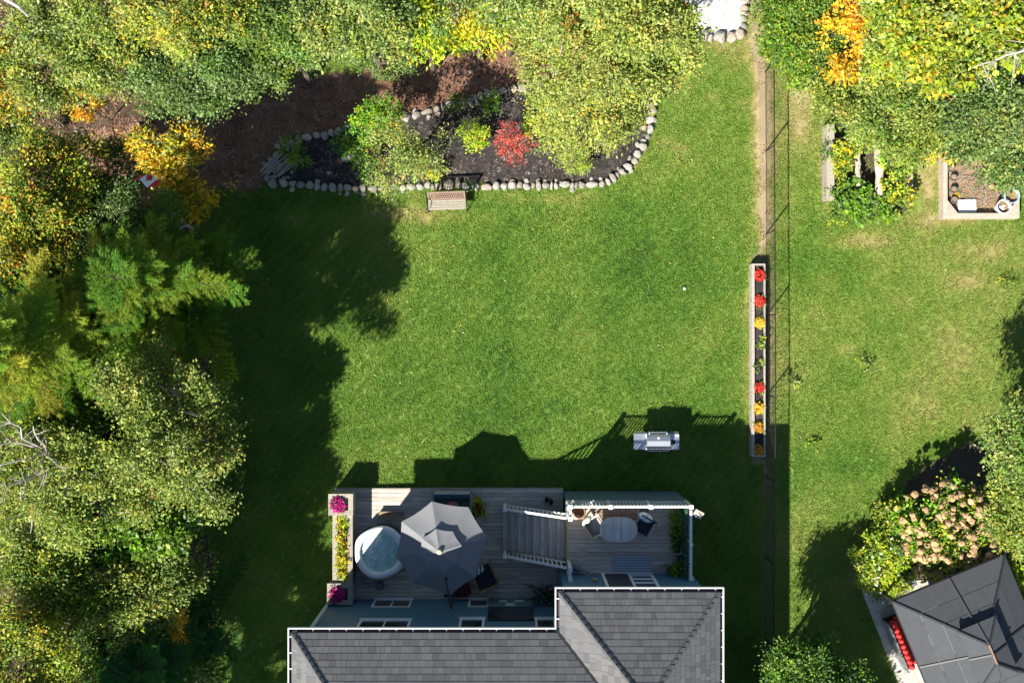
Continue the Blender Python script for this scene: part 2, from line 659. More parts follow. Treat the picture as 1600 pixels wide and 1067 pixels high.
BED_PX = smooth_poly([(418, 284), (470, 289), (560, 296), (640, 292), (720, 290), (800, 292), (870, 289), (938, 287), (965, 275), (992, 250), (1010, 215),
                      (1017, 185), (1011, 150), (985, 125), (930, 118), (880, 120), (843, 128), (800, 141), (745, 155), (690, 170), (640, 184), (600, 196), (560, 204),
                      (515, 211), (470, 219), (442, 232), (424, 256)], 9)
PATH_PX = smooth_poly([(150, 205), (300, 185), (400, 150), (470, 122), (560, 112), (660, 92), (760, 78), (850, 52), (960, 60), (1000, 110), (1020, 160), (950, 200), (800, 215),
                       (600, 250), (440, 282), (395, 298), (330, 300), (270, 330), (200, 300), (140, 260)], 10, 4, 3)
GRAVEL_PX = [(1062, -60), (1163, -60), (1163, 10), (1160, 35), (1157, 52), (1140, 58), (1110, 57), (1085, 52), (1070, 40), (1064, 10)]
STRIP_PX = [(1168, -60), (1192, -60), (1193, 40), (1198, 110), (1199, 240), (1201, 400), (1205, 560), (1206, 715), (1205, 800), (1203, 950), (1202, 1150), (1197, 1150), (1197, 950), (1195, 760),
            (1186, 724), (1171, 720), (1172, 600), (1171, 470), (1174, 402), (1186, 385), (1187, 300), (1186, 200), (1182, 110), (1172, 50)]
SIDEBED_PX = smooth_poly([(1372, 915), (1366, 865), (1400, 790), (1440, 730), (1520, 690), (1580, 660), (1700, 640), (1700, 1000), (1500, 960), (1390, 930)], 12, 3, 5)
PATIO_PX = [(1345, 920), (1388, 905), (1430, 888), (1456, 905), (1700, 870), (1700, 1200), (1455, 1200), (1420, 1090), (1378, 1005)]


def sheet(name, poly_px, z, m):
    pts = [P(*p) for p in poly_px]
    bm = bmesh.new()
    vs = [bm.verts.new((p.x, p.y, z)) for p in pts]
    bm.faces.new(vs)
    bmesh.ops.triangulate(bm, faces=bm.faces[:])
    bmesh.ops.recalc_face_normals(bm, faces=bm.faces[:])
    if sum(f.normal.z for f in bm.faces) < 0:
        bmesh.ops.reverse_faces(bm, faces=bm.faces[:])
    me = bpy.data.meshes.new(name)
    bm.to_mesh(me)
    bm.free()
    me.materials.append(m)
    o = bpy.data.objects.new(name, me)
    link(o)
    structure(o)
    return o


g = MB()
g.add([(-250, -250, -0.004), (250, -250, -0.004), (250, 250, -0.004), (-250, 250, -0.004)], [(0, 1, 2, 3)])
structure(g.build('ground', FOREST))

# turf grid
CELL = 0.2
gx = np.arange(-24, 24, CELL)
gy = np.arange(-17, 13.6, CELL)
CX, CY = np.meshgrid(gx + CELL / 2, gy + CELL / 2, indexing='ij')
PXc, PYc = CX / S + 800, 533.5 - CY / S


def dryness(X, Y):
    px, py = X / S + 800, 533.5 - Y / S
    d = 0.27 + 0.22 * (vnoise(X, Y, 2.6) - 0.5) + 0.18 * (vnoise(X, Y, 0.9) - 0.5) + 0.16 * (vnoise(X, Y, 0.4) - 0.5)
    amp = vnoise(X, Y, 2.2)
    d += (px < 1190) * (0.13 * amp * np.sin((px * 1.2 - py) / 4.0 + 1.5 * vnoise(X, Y, 4)) + 0.10 * (1 - amp) * np.sin((px + 1.2 * py) / 4.4 + 1.5 * vnoise(Y, X, 4)))
    d += 0.11 * np.clip((420 - py) / 300, 0, 1)
    d -= 0.05 * np.clip((py - 480) / 200, 0, 1) * (px < 1190)
    right = px > 1198
    d += right * (0.12 + 0.22 * (vnoise(X, Y, 1.5) - 0.5) + 0.08 * np.clip((450 - py) / 200, 0, 1))
    for qx, qy, sx, sy, a in ((1158, 162, 14, 9, .4), (1115, 148, 12, 8, .3), (1120, 160, 16, 5, .3), (1045, 225, 18, 8, .3), (1065, 232, 12, 6, .3), (1060, 118, 25, 30, .12), (700, 340, 70, 10, .25),
                              (620, 335, 60, 14, .3), (860, 315, 50, 5, .25), (800, 305, 140, 5, .18), (1130, 70, 40, 8, .35), (1250, 165, 22, 60, .4), (1340, 375, 60, 14, .35), (1470, 345, 60, 12, .35),
                              (1450, 290, 16, 40, .5), (1540, 395, 60, 22, .3), (1325, 545, 12, 8, .35), (1290, 260, 8, 70, .4), (1330, 890, 10, 30, .25), (1222, 592, 6, 8, .2), (1265, 800, 18, 20, .12),
                              (1173, 420, 6, 40, .35), (1168, 560, 5, 140, .35), (1200, 410, 9, 320, .35), (1188, 190, 12, 190, .75), (1178, 20, 14, 70, .75), (1150, 90, 30, 20, .2), (465, 340, 50, 12, .15), (560, 420, 80, 60, .07),
                              (1520, 440, 50, 14, .2), (1230, 320, 14, 60, .12), (900, 660, 70, 15, .05), (1520, 670, 40, 10, .15)):
        d += a * np.exp(-((px - qx) / sx) ** 2 - ((py - qy) / sy) ** 2) * (0.6 + 0.8 * vnoise(X, Y, 0.35))
    return np.clip(d, 0, 1)


lawn_mask = ((PXc > 318 + 26 * (vnoise(CX, CY, 1.7) - .5) * 2) & (PYc > 40)) | (PXc > 1150)
lawn_mask |= (PYc > 1075) & (PXc > 250)
lawn_mask &= ~((PXc > 1215) & (PYc < 95 + 30 * vnoise(CX, CY, 1.0)) & (PXc < 1320))
lawn_mask &= ~((PXc > 1300) & (PYc < 200))


def grid_object(name, mask, dens, m, kind, z):
    ii, jj = np.nonzero(mask)
    idx = -np.ones((len(gx) + 1, len(gy) + 1), int)
    cells = np.stack([np.stack([ii, jj], 1), np.stack([ii + 1, jj], 1), np.stack([ii + 1, jj + 1], 1), np.stack([ii, jj + 1], 1)], 1)
    key = cells[..., 0] * 10000 + cells[..., 1]
    u, inv = np.unique(key.ravel(), return_inverse=True)
    X = gx[0] + (u // 10000) * CELL
    Y = gy[0] + (u % 10000) * CELL
    me = bpy.data.meshes.new(name)
    me.vertices.add(len(u))
    me.vertices.foreach_set('co', np.stack([X, Y, np.full(len(u), z)], 1).astype(np.float32).ravel())
    nf = len(ii)
    me.loops.add(nf * 4)
    me.loops.foreach_set('vertex_index', inv.astype(np.int32))
    me.polygons.add(nf)
    me.polygons.foreach_set('loop_start', np.arange(0, nf * 4, 4, dtype=np.int32))
    me.update(calc_edges=True)
    a = me.attributes.new('dry', 'FLOAT', 'POINT')
    a.data.foreach_set('value', dryness(X, Y).astype(np.float32))
    if dens is not None:
        a = me.attributes.new('dens', 'FLOAT', 'FACE')
        a.data.foreach_set('value', dens[ii, jj].astype(np.float32))
    return me


lawn_me = grid_object('lawn', lawn_mask, None, LAWN, 'structure', 0.0)
lawn_me.materials.append(LAWN)
lawn = bpy.data.objects.new('lawn', lawn_me)
link(lawn)
structure(lawn)
sheet('mulch_path', PATH_PX, 0.006, MULCH)
sheet('dirt_strip', smooth_poly(STRIP_PX, 5, 2.2, 9), 0.004, DIRT)
sheet('garden_bed', BED_PX, 0.012, BLACKM)
sheet('gravel_pad', GRAVEL_PX, 0.010, GRAVEL)
sheet('flower_bed_soil', SIDEBED_PX, 0.004, SOIL)


def scatter(name, terrain_me, tuft_V, tuft_F, dens, m, smin, smax, seed, kind='stuff', k=3):
    """one object: a patch of ground plus one tuft in its mesh, set out by geometry nodes"""
    n0 = len(terrain_me.vertices)
    tv = np.zeros(n0 * 3, np.float32)
    terrain_me.vertices.foreach_get('co', tv)
    nl0 = len(terrain_me.loops)
    tl = np.zeros(nl0, np.int32)
    terrain_me.loops.foreach_get('vertex_index', tl)
    np0 = len(terrain_me.polygons)
    ls = np.zeros(np0, np.int32)
    terrain_me.polygons.foreach_get('loop_start', ls)
    dry = np.zeros(n0, np.float32)
    if 'dry' in terrain_me.attributes:
        terrain_me.attributes['dry'].data.foreach_get('value', dry)
    dn = np.ones(np0, np.float32)
    if 'dens' in terrain_me.attributes:
        terrain_me.attributes['dens'].data.foreach_get('value', dn)
    me = bpy.data.meshes.new(name)
    V = np.concatenate([tv.reshape(-1, 3), np.asarray(tuft_V, np.float32)])
    me.vertices.add(len(V))
    me.vertices.foreach_set('co', V.astype(np.float32).ravel())
    TF = np.asarray(tuft_F, np.int32)
    me.loops.add(nl0 + TF.size)
    me.loops.foreach_set('vertex_index', np.concatenate([tl, (TF + n0).ravel()]).astype(np.int32))
    me.polygons.add(np0 + len(TF))
    me.polygons.foreach_set('loop_start', np.concatenate([ls, nl0 + np.arange(len(TF), dtype=np.int32) * k]).astype(np.int32))
    me.update(calc_edges=True)
    a = me.attributes.new('dry', 'FLOAT', 'POINT')
    a.data.foreach_set('value', np.concatenate([dry, np.zeros(len(tuft_V), np.float32)]).astype(np.float32))
    a = me.attributes.new('dens', 'FLOAT', 'FACE')
    a.data.foreach_set('value', np.concatenate([dn, np.zeros(len(TF), np.float32)]).astype(np.float32))
    a = me.attributes.new('is_tuft', 'BOOLEAN', 'FACE')
    a.data.foreach_set('value', np.concatenate([np.zeros(np0, bool), np.ones(len(TF), bool)]))
    me.materials.append(m)
    o = bpy.data.objects.new(name, me)
    link(o)
    o['kind'] = kind
    ng = bpy.data.node_groups.new(name + '_nodes', 'GeometryNodeTree')
    ng.interface.new_socket('Geometry', in_out='INPUT', socket_type='NodeSocketGeometry')
    ng.interface.new_socket('Geometry', in_out='OUTPUT', socket_type='NodeSocketGeometry')
    N = ng.nodes.new
    gi, go = N('NodeGroupInput'), N('NodeGroupOutput')
    at = N('GeometryNodeInputNamedAttribute'); at.data_type = 'BOOLEAN'; at.inputs['Name'].default_value = 'is_tuft'
    sp = N('GeometryNodeSeparateGeometry'); sp.domain = 'FACE'
    ng.links.new(gi.outputs[0], sp.inputs['Geometry'])
    ng.links.new(at.outputs['Attribute'], sp.inputs['Selection'])
    ad = N('GeometryNodeInputNamedAttribute'); ad.data_type = 'FLOAT'; ad.inputs['Name'].default_value = 'dens'
    mu = N('ShaderNodeMath'); mu.operation = 'MULTIPLY'; mu.inputs[1].default_value = dens
    ng.links.new(ad.outputs['Attribute'], mu.inputs[0])
    ds = N('GeometryNodeDistributePointsOnFaces'); ds.distribute_method = 'RANDOM'
    ds.inputs['Seed'].default_value = seed
    ng.links.new(sp.outputs['Inverted'], ds.inputs['Mesh'])
    ng.links.new(mu.outputs[0], ds.inputs['Density'])
    rv = N('FunctionNodeRandomValue'); rv.data_type = 'FLOAT_VECTOR'
    rv.inputs[0].default_value = (0, 0, 0); rv.inputs[1].default_value = (0.12, 0.12, 6.283)
    rs = N('FunctionNodeRandomValue'); rs.data_type = 'FLOAT'
    rs.inputs[2].default_value = smin; rs.inputs[3].default_value = smax
    ip = N('GeometryNodeInstanceOnPoints')
    ng.links.new(ds.outputs['Points'], ip.inputs['Points'])
    ng.links.new(sp.outputs['Selection'], ip.inputs['Instance'])
    ng.links.new(rv.outputs[0], ip.inputs['Rotation'])
    ng.links.new(rs.outputs[1], ip.inputs['Scale'])
    sm = N('GeometryNodeSetMaterial'); sm.inputs['Material'].default_value = m
    ng.links.new(ip.outputs[0], sm.inputs['Geometry'])
    ng.links.new(sm.outputs[0], go.inputs[0])
    md = o.modifiers.new('scatter', 'NODES')
    md.node_group = ng
    return o


def grass_tuft(nb, radius, hmin, hmax, width, seed):
    r = np.random.default_rng(seed)
    V, F = [], []
    for i in range(nb):
        a, q = r.uniform(0, 6.283), radius * math.sqrt(r.random())
        b = np.array([q * math.cos(a), q * math.sin(a), -0.005])
        h = r.uniform(hmin, hmax)
        th = r.uniform(0, 6.283)
        lean = r.uniform(0.5, 1.5) * h
        d = np.array([math.cos(th), math.sin(th), 0])
        s = np.array([-math.sin(th), math.cos(th), 0]) * width * r.uniform(.7, 1.2) / 2
        m_ = b + d * lean * 0.35 + np.array([0, 0, h * 0.7])
        t = b + d * lean + np.array([0, 0, h * r.uniform(0.6, 1.0)])
        n = len(V)
        V += [b - s, b + s, m_ + s * .9, m_ - s * .9, t]
        F += [(n, n + 1, n + 2), (n, n + 2, n + 3), (n + 3, n + 2, n + 4)]
    return np.array(V), np.array(F)


path_w = [(P(*p).x, P(*p).y) for p in PATH_PX]
bed_w = [(P(*p).x, P(*p).y) for p in BED_PX]
grav_w = [(P(*p).x, P(*p).y) for p in GRAVEL_PX]
patio_w = [(P(*p).x, P(*p).y) for p in PATIO_PX]
side_w = [(P(*p).x, P(*p).y) for p in SIDEBED_PX]
strip_w = [(P(*p).x, P(*p).y) for p in STRIP_PX]
dens = np.ones_like(CX)
dens *= np.clip(1.25 - 1.1 * np.clip((dryness(CX, CY) - 0.35) / 0.5, 0, 1), 0.12, 1)
gm = lawn_mask & ~inside(path_w, CX, CY) & ~inside(bed_w, CX, CY) & ~inside(grav_w, CX, CY) & ~inside(patio_w, CX, CY) & ~inside(side_w, CX, CY)
gm &= ~((CX > -5.9) & (CX < 5.6) & (CY < -5.2))
gm &= ~((CX > -6.1) & (CX < 6.0) & (CY < -8.6))
gm &= ~((PXc > 1176) & (PXc < 1196) & (PYc > 414) & (PYc < 710))
gm &= ~((PXc > 1480) & (PXc < 1590) & (PYc > 200) & (PYc < 336))
dens[inside(strip_w, CX, CY)] *= 0.5
dens[(PXc > 1295) & (PXc < 1440) & (PYc > 195) & (PYc < 335)] *= 0.2
tm = grid_object('grass_patch', gm, dens, None, None, 0.002)
tV, tF = grass_tuft(14, 0.075, 0.04, 0.095, 0.015, 3)
scatter('grass', tm, tV, tF, 130, BLADE, 0.6, 1.25, 4)


def chip_tuft(n, radius, size, seed):
    r = np.random.default_rng(seed)
    V, F = [], []
    for i in range(n):
        c = np.array([*(r.normal(0, radius / 2, 2)), r.uniform(0.006, 0.02)])
        a = r.uniform(0, 6.283)
        d = np.array([math.cos(a), math.sin(a), r.uniform(-.35, .35)]) * size * r.uniform(.5, 1.3)
        s = np.array([-math.sin(a), math.cos(a), r.uniform(-.35, .35)]) * size * r.uniform(.15, .4)
        k = len(V)
        V += [c - d - s, c + d - s, c + d + s, c - d + s]
        F += [(k, k + 1, k + 2), (k, k + 2, k + 3)]
    return np.array(V), np.array(F)


cV, cF = chip_tuft(7, 0.12, 0.035, 5)
fm = (CX < 8) & (CY > 3.2) & ~inside(bed_w, CX, CY) & ~inside(grav_w, CX, CY) & (~lawn_mask | inside(path_w, CX, CY))
cm = grid_object('litter_patch', fm, np.ones_like(CX), None, None, 0.006)
scatter('wood_chips', cm, cV, cF, 45, chip_material('brown_chip', [(0, (0.04, 0.02, 0.015)), (0.4, (0.17, 0.085, 0.056)), (0.75, (0.28, 0.16, 0.11)), (0.94, (0.28, 0.2, 0.15)), (1, (0.36, 0.29, 0.22))]), 0.5, 1.3, 8)
bmk = inside(bed_w, CX, CY)
cm = grid_object('black_mulch_patch', bmk, np.ones_like(CX), None, None, 0.012)
cV2, cF2 = chip_tuft(9, 0.11, 0.026, 6)
scatter('mulch_chips', cm, cV2, cF2, 90, chip_material('black_chip', [(0, (0.016, 0.014, 0.013)), (0.5, (0.055, 0.047, 0.043)), (0.85, (0.12, 0.10, 0.09)), (1, (0.27, 0.23, 0.2))]), 0.5, 1.3, 9)
gv = inside(grav_w, CX, CY)
cm = grid_object('gravel_patch', gv, np.ones_like(CX), None, None, 0.012)
cV3, cF3 = chip_tuft(8, 0.1, 0.022, 12)
scatter('gravel_stones', cm, cV3, cF3, 160, chip_material('gravel_chip', [(0, (0.4, 0.39, 0.36)), (0.6, (0.7, 0.69, 0.66)), (1, (0.82, 0.81, 0.79))]), 0.6, 1.3, 10)
# fallen leaves on the grass
lV = np.array([(-.035, 0, .035), (0, .02, .045), (.035, 0, .04), (0, -.02, .03)])
lF = np.array([(0, 2, 1), (0, 3, 2)])
ld = np.where(PXc < 640, 2.2, 0.5) * np.ones_like(CX)
ld[(PYc < 420) & (PXc < 1000)] *= 2
cm = grid_object('fallen_leaf_patch', gm, ld, None, None, 0.03)
scatter('fallen_leaves', cm, lV, lF, 1.3, chip_material('fallen_leaf', [(0, (0.25, 0.18, 0.06)), (0.5, (0.4, 0.3, 0.1)), (0.8, (0.45, 0.42, 0.3)), (1, (0.3, 0.12, 0.05))]), 0.6, 1.2, 13)

# ------------------------------------------------------------------ foliage
PAL = {
    'green': [((.055, .110, .022), 3), ((.085, .150, .030), 3), ((.12, .18, .045), 2)],
    'deep': [((.025, .070, .018), 3), ((.04, .095, .02), 3), ((.07, .13, .025), 1)],
    'grey': [((.085, .135, .055), 3), ((.13, .185, .085), 3), ((.055, .10, .035), 2), ((.19, .23, .12), 1)],
    'pale': [((.20, .235, .075), 3), ((.26, .28, .10), 3), ((.13, .18, .05), 3), ((.34, .26, .10), .25)],
    'birch': [((.18, .215, .06), 3), ((.12, .17, .045), 3), ((.25, .26, .09), 2), ((.07, .12, .03), 2), ((.30, .2, .07), .2)],
    'yg': [((.21, .24, .03), 3), ((.14, .20, .03), 3), ((.30, .28, .04), 2), ((.08, .13, .025), 2)],
    'lime': [((.24, .33, .018), 3), ((.18, .28, .015), 2), ((.33, .38, .03), 2)],
    'limegold': [((.34, .34, .02), 3), ((.22, .30, .02), 3), ((.48, .33, .02), 2)],
    'gold': [((.46, .27, .025), 3), ((.52, .34, .04), 3), ((.38, .18, .02), 1.5), ((.2, .2, .03), 1.4)],
    'orange': [((.55, .27, .015), 3), ((.60, .36, .02), 3), ((.45, .15, .01), 2)],
    'red': [((.38, .045, .05), 3), ((.50, .10, .10), 3), ((.27, .03, .035), 2), ((.55, .22, .16), .6)],
    'bright': [((.07, .17, .012), 3), ((.10, .22, .015), 3), ((.16, .27, .02), 1.5)],
    'ivy': [((.025, .075, .045), 3), ((.04, .10, .06), 2), ((.06, .14, .09), 1)],
    'fleck': [((.35, .22, .03), 3), ((.45, .15, .03), 1), ((.4, .3, .03), 3)],
}


LEAF_GAIN = np.array([1.38, 1.42, .92])


def pal_pick(names, n, r):
    cols, ws = [], []
    for nm, w in names:
        tot = sum(q for _, q in PAL[nm])
        for c, q in PAL[nm]:
            cols.append(c)
            ws.append(w * q / tot)
    ws = np.array(ws) / sum(ws)
    return np.array(cols)[r.choice(len(cols), n, p=ws)]


def n3(p, f, ph):
    return (np.sin(p[:, 0] * f + ph) * np.sin(p[:, 1] * f * 1.13 + ph * 2.1) + np.sin(p[:, 2] * f * 0.9 + ph * .7) * np.sin((p[:, 0] + p[:, 1]) * f * .71 + ph * 3.3)
            + .6 * np.sin(p[:, 0] * f * 2.3 + ph * 5) * np.sin(p[:, 1] * f * 2.1 - ph))


def foliage(lobes, pal, density=55, L=0.095, W=0.056, per=18, spray=0.40, gap=-0.45, droop=0.15, flat=0.75, seed=1, tilt=0.5, shell=0.45, zlim=-0.35, wisps=5):
    """leaf sprays through the outer part of each lobe: (V, F, colours)"""
    r = np.random.default_rng(seed)
    Pn, Dn, Tn = [], [], []
    rnd = np.random.default_rng(seed + 5000)
    parts = []
    for c, rad in lobes:
        if rad < .42:
            parts.append((np.array(c), rad, 1.0, shell))
            continue
        parts.append((np.array(c) - np.array([0, 0, .1 * rad]), rad * .66, .55, shell))
        for _ in range(int(8 + 5 * rad)):
            dd = rnd.normal(size=3)
            dd /= np.linalg.norm(dd)
            dd[2] = abs(dd[2]) if rnd.random() < .75 else dd[2] * .5
            parts.append((np.array(c) + dd * rad * rnd.uniform(.45, .88) * np.array([1, 1, flat]), rad * rnd.uniform(.24, .46), rnd.uniform(.85, 1.5), .25))
    for c, rad in lobes:
        if rad < .42:
            continue
        for _ in range(wisps):
            az = rnd.uniform(0, 6.283)
            w0 = np.array([math.cos(az), math.sin(az), rnd.uniform(-.25, .3)])
            side = np.array([-w0[1], w0[0], 0]) * rnd.normal(0, .35)
            ln = rad * rnd.uniform(.25, .55)
            nk = max(2, int(ln / .16))
            for k in range(nk):
                f = k / nk
                pc = np.array(c) + w0 * (rad * .85 + ln * f) * np.array([1, 1, flat]) + side * ln * f * f - np.array([0, 0, .25 * f * f * ln])
                parts.append((pc, .20 * (1 - .55 * f), 1.5, .1))
    for c, rad, dmul, shell in parts:
        n = max(4, int(density * dmul * rad * rad * 3.4))
        d = r.normal(size=(n * 2, 3))
        d /= np.linalg.norm(d, axis=1)[:, None]
        d = d[d[:, 2] > zlim][:n]
        q = shell + (1 - shell) * r.random(len(d)) ** 0.6
        lump = 1 + 0.16 * n3(d * 2.0, 2.2, seed + rad)
        p = np.array(c) + d * (q * rad * lump)[:, None] * np.array([1, 1, flat])
        Pn.append(p)
        Dn.append(d)
        Tn.append(np.repeat(rnd.uniform(.78, 1.22) * rnd.uniform(.93, 1.07, (1, 3)), len(d), 0))
    p, d, tn = np.concatenate(Pn), np.concatenate(Dn), np.concatenate(Tn)
    keep = n3(p, 3.1, seed * 1.7) + 0.5 * n3(p, 7.3, seed * .9) > gap
    keep &= p[:, 2] > 0.06
    p, d, tn = p[keep], d[keep], tn[keep]
    n = len(p)
    d = d * np.array([1, 1, .5]) + r.normal(0, .35, (n, 3)) + np.array([0, 0, -droop])
    d /= np.linalg.norm(d, axis=1)[:, None]
    base = pal_pick(pal, n, r) * r.uniform(.8, 1.2, (n, 1)) * LEAF_GAIN * tn
    p = np.repeat(p, per, 0)
    sd = np.repeat(d, per, 0)
    m = len(p)
    t = r.random((m, 1))
    b = p + sd * (t * spray) + r.normal(0, spray * .26, (m, 3)) - np.array([0, 0, 1]) * (t ** 2) * droop * spray
    ld = sd * .8 + r.normal(0, .6, (m, 3))
    ld[:, 2] -= droop
    ld /= np.linalg.norm(ld, axis=1)[:, None]
    nrm = np.array([-.28, -.36, 1.0]) + r.normal(0, tilt, (m, 3))
    sv = np.cross(nrm, ld)
    sv /= np.linalg.norm(sv, axis=1)[:, None] + 1e-9
    nv = np.cross(ld, sv)
    sc_ = np.repeat(r.uniform(.6, 1.35, (n, 1)), per, 0) * r.uniform(.7, 1.25, (m, 1))
    LL, WW = L * sc_, W * sc_
    mid = b + ld * LL * .45 - nv * WW * .18
    V = np.stack([b, mid + sv * WW / 2, b + ld * LL, mid - sv * WW / 2], 1).reshape(-1, 3)
    V[:, 2] = np.maximum(V[:, 2], 0.03)
    i = np.arange(m)[:, None] * 4
    F = np.concatenate([i + np.array([[0, 2, 1]]), i + np.array([[0, 3, 2]])], 1).reshape(-1, 3)
    col = np.repeat(base, per, 0)
    col = np.where(r.random((m, 1)) < .14, pal_pick(pal, m, r) * LEAF_GAIN, col) * r.uniform(.75, 1.25, (m, 1))
    return V, F, np.repeat(col, 4, 0)


def limb_path(a, b, r, sag=0.0, n=5, wob=.12):
    a, b = Vector(a), Vector(b)
    L = (b - a).length
    out = []
    for i in range(n + 1):
        t = i / n
        q = a.lerp(b, t)
        if 0 < i < n:
            q += Vector((r.uniform(-1, 1), r.uniform(-1, 1), r.uniform(-1, 1))) * wob * L * .35
        q.z += math.sin(t * math.pi) * sag * L
        out.append(q)
    return out


TRIS = [0]


WOODS_GROUP = 'trees of the wood along the back'


def tree(name, label, cat, lobes_px, pal, trunk_r=0.11, bark=None, group=None, seed=1, base_px=None, twigs=3, crown='crown', mult=1.0, **kw):
    lobes = []
    if group == WOODS_GROUP:
        lobes_px = [(a, b - 5, h, q * .88) for a, b, h, q in lobes_px]
        kw.setdefault('wisps', 3)
    for px, py, h, rp in lobes_px:
        lobes.append((tuple(P(px, py, h)), rp * kk(h)))
    bark = bark or BARK
    cx = sum(c[0] * r for c, r in lobes) / sum(r for _, r in lobes)
    cy = sum(c[1] * r for c, r in lobes) / sum(r for _, r in lobes)
    base = Vector((cx, cy, 0)) if base_px is None else P(*base_px)
    t = thing(name, label, cat, base, group)
    rr = random.Random(seed)
    mb = MB()
    hmax = max(c[2] for c, r in lobes)
    zf = min(c[2] - r * .8 for c, r in lobes)
    fork = Vector((base.x * .6 + cx * .4, base.y * .6 + cy * .4, max(0.15, min(zf, hmax * .55))))
    path = limb_path(base - Vector((0, 0, .05)), fork, rr, 0, 4, .06)
    mb.tube(path, [trunk_r * (1.25 - .5 * i / 4) for i in range(5)], 8)
    for c, r in lobes:
        c = Vector(c)
        st = path[rr.randint(2, 4)]
        lp = limb_path(st, c + Vector((0, 0, r * .2)), rr, .06, 5, .18)
        r0 = trunk_r * min(.75, .35 + r * .25)
        mb.tube(lp, [r0 * (1 - .75 * i / 5) for i in range(6)], 6)
        for k in range(twigs):
            a = rr.uniform(0, 6.283)
            e = c + Vector((math.cos(a) * r * .85, math.sin(a) * r * .85, rr.uniform(-.2, .7) * r * .7))
            tp = limb_path(lp[rr.randint(2, 5)], e, rr, .05, 4, .2)
            mb.tube(tp, [r0 * .32 * (1 - .75 * i / 4) + .004 for i in range(5)], 4)
    mb.build('trunk' if trunk_r > .06 else 'stem', bark, t)
    kw = dict(kw)
    kw['density'] = kw.get('density', 68) * mult
    V, F, Cc = foliage(lobes, pal, seed=seed, **kw)
    TRIS[0] += len(F)
    me = arrays_mesh(crown, V - np.array(base), F, LEAF, Cc)
    o = bpy.data.objects.new(crown, me)
    link(o, t, base)
    return t


def shrub(label, lobes_px, pal, seed, name='shrub', group=None, cat='shrub', **kw):
    kw.setdefault('trunk_r', .025)
    kw.setdefault('shell', .25)
    kw.setdefault('density', 90)
    kw.setdefault('L', .075)
    kw.setdefault('W', .042)
    kw.setdefault('spray', .2)
    kw.setdefault('per', 14)
    kw.setdefault('crown', 'foliage')
    kw.setdefault('gap', -.9)
    return tree(name, label, cat, lobes_px, pal, seed=seed, group=group, **kw)


def pine(label, top_px, h, rad, tints, seed, group, nwhorl=13):
    """tiered soft-needled conifer"""
    r = np.random.default_rng(seed)
    top = P(top_px[0], top_px[1], h)
    base = Vector((top.x, top.y, 0))
    t = thing('pine_tree', label, 'tree', base, group)
    mb = MB()
    mb.tube([base - Vector((0, 0, .05)), base + Vector((.05, 0, h * .5)), top], [.17, .10, .01], 8)
    B, D, C_ = [], [], []
    for w in range(nwhorl):
        z = h * (.22 + .74 * w / (nwhorl - 1))
        ln = rad * (1 - (z / h) ** 1.7) * 1.0 + .35
        nb = int(r.integers(5, 8)) if w < nwhorl - 3 else 6
        a0 = r.uniform(0, 6.28)
        for k in range(nb):
            a = a0 + 6.283 * k / nb + r.normal(0, .4)
            l = ln * r.uniform(.5, 1.25)
            up = .12 + .35 * (z / h)
            s = Vector((base.x, base.y, z))
            e = s + Vector((math.cos(a) * l, math.sin(a) * l, l * up * .5 + r.normal(0, .08)))
            m = s.lerp(e, .55) - Vector((0, 0, l * .05))
            mb.tube([s, m, e], [.024, .014, .005], 4)
            tint = np.array(tints[r.integers(len(tints))]) * r.uniform(.8, 1.25)
            dirv = np.array((e - s).normalized())
            side = np.array([-dirv[1], dirv[0], 0])
            ntw = int(6 + l * 9)
            for q in range(ntw):
                tt = .06 + .94 * q / ntw
                o = np.array(s.lerp(m, tt / .55) if tt < .55 else m.lerp(e, (tt - .55) / .45))
                sg = 1 if q % 2 else -1
                tl = (.30 + .55 * (1 - tt)) * min(1, l) * r.uniform(.7, 1.2)
                td = dirv * .75 + side * sg * r.uniform(.5, 1.1) + np.array([0, 0, r.normal(.12, .15)])
                td /= np.linalg.norm(td)
                for u in np.arange(.1, 1.01, max(.1, .1 / tl)):
                    B.append(o + td * tl * u)
                    D.append(td)
                    C_.append(tint)
    mb.build('trunk', BARK, t)
    B, D, C_ = np.array(B), np.array(D), np.array(C_)
    per = 17
    n = len(B) * per
    b = np.repeat(B, per, 0) + r.normal(0, .025, (n, 3))
    d = np.repeat(D, per, 0) * .9 + r.normal(0, .5, (n, 3))
    d /= np.linalg.norm(d, axis=1)[:, None]
    s = np.cross(d, np.array([0, 0, 1.0]) + r.normal(0, .3, (n, 3)))
    s /= np.linalg.norm(s, axis=1)[:, None] + 1e-9
    L = r.uniform(.09, .17, (n, 1))
    V = np.stack([b - s * .010, b + s * .010, b + d * L], 1).reshape(-1, 3)
    F = np.arange(n * 3).reshape(-1, 3)
    col = np.repeat(C_, per, 0) * r.uniform(.7, 1.3, (n, 1))
    TRIS[0] += n
    me = arrays_mesh('crown', V - np.array(base), F, NEEDLE, np.repeat(col, 3, 0))
    o = bpy.data.objects.new('crown', me)
    link(o, t, base)
    return t


#FOLIAGE_BEGIN
WOODS = 'trees of the wood along the back'
LEFTW = 'trees along the left side'
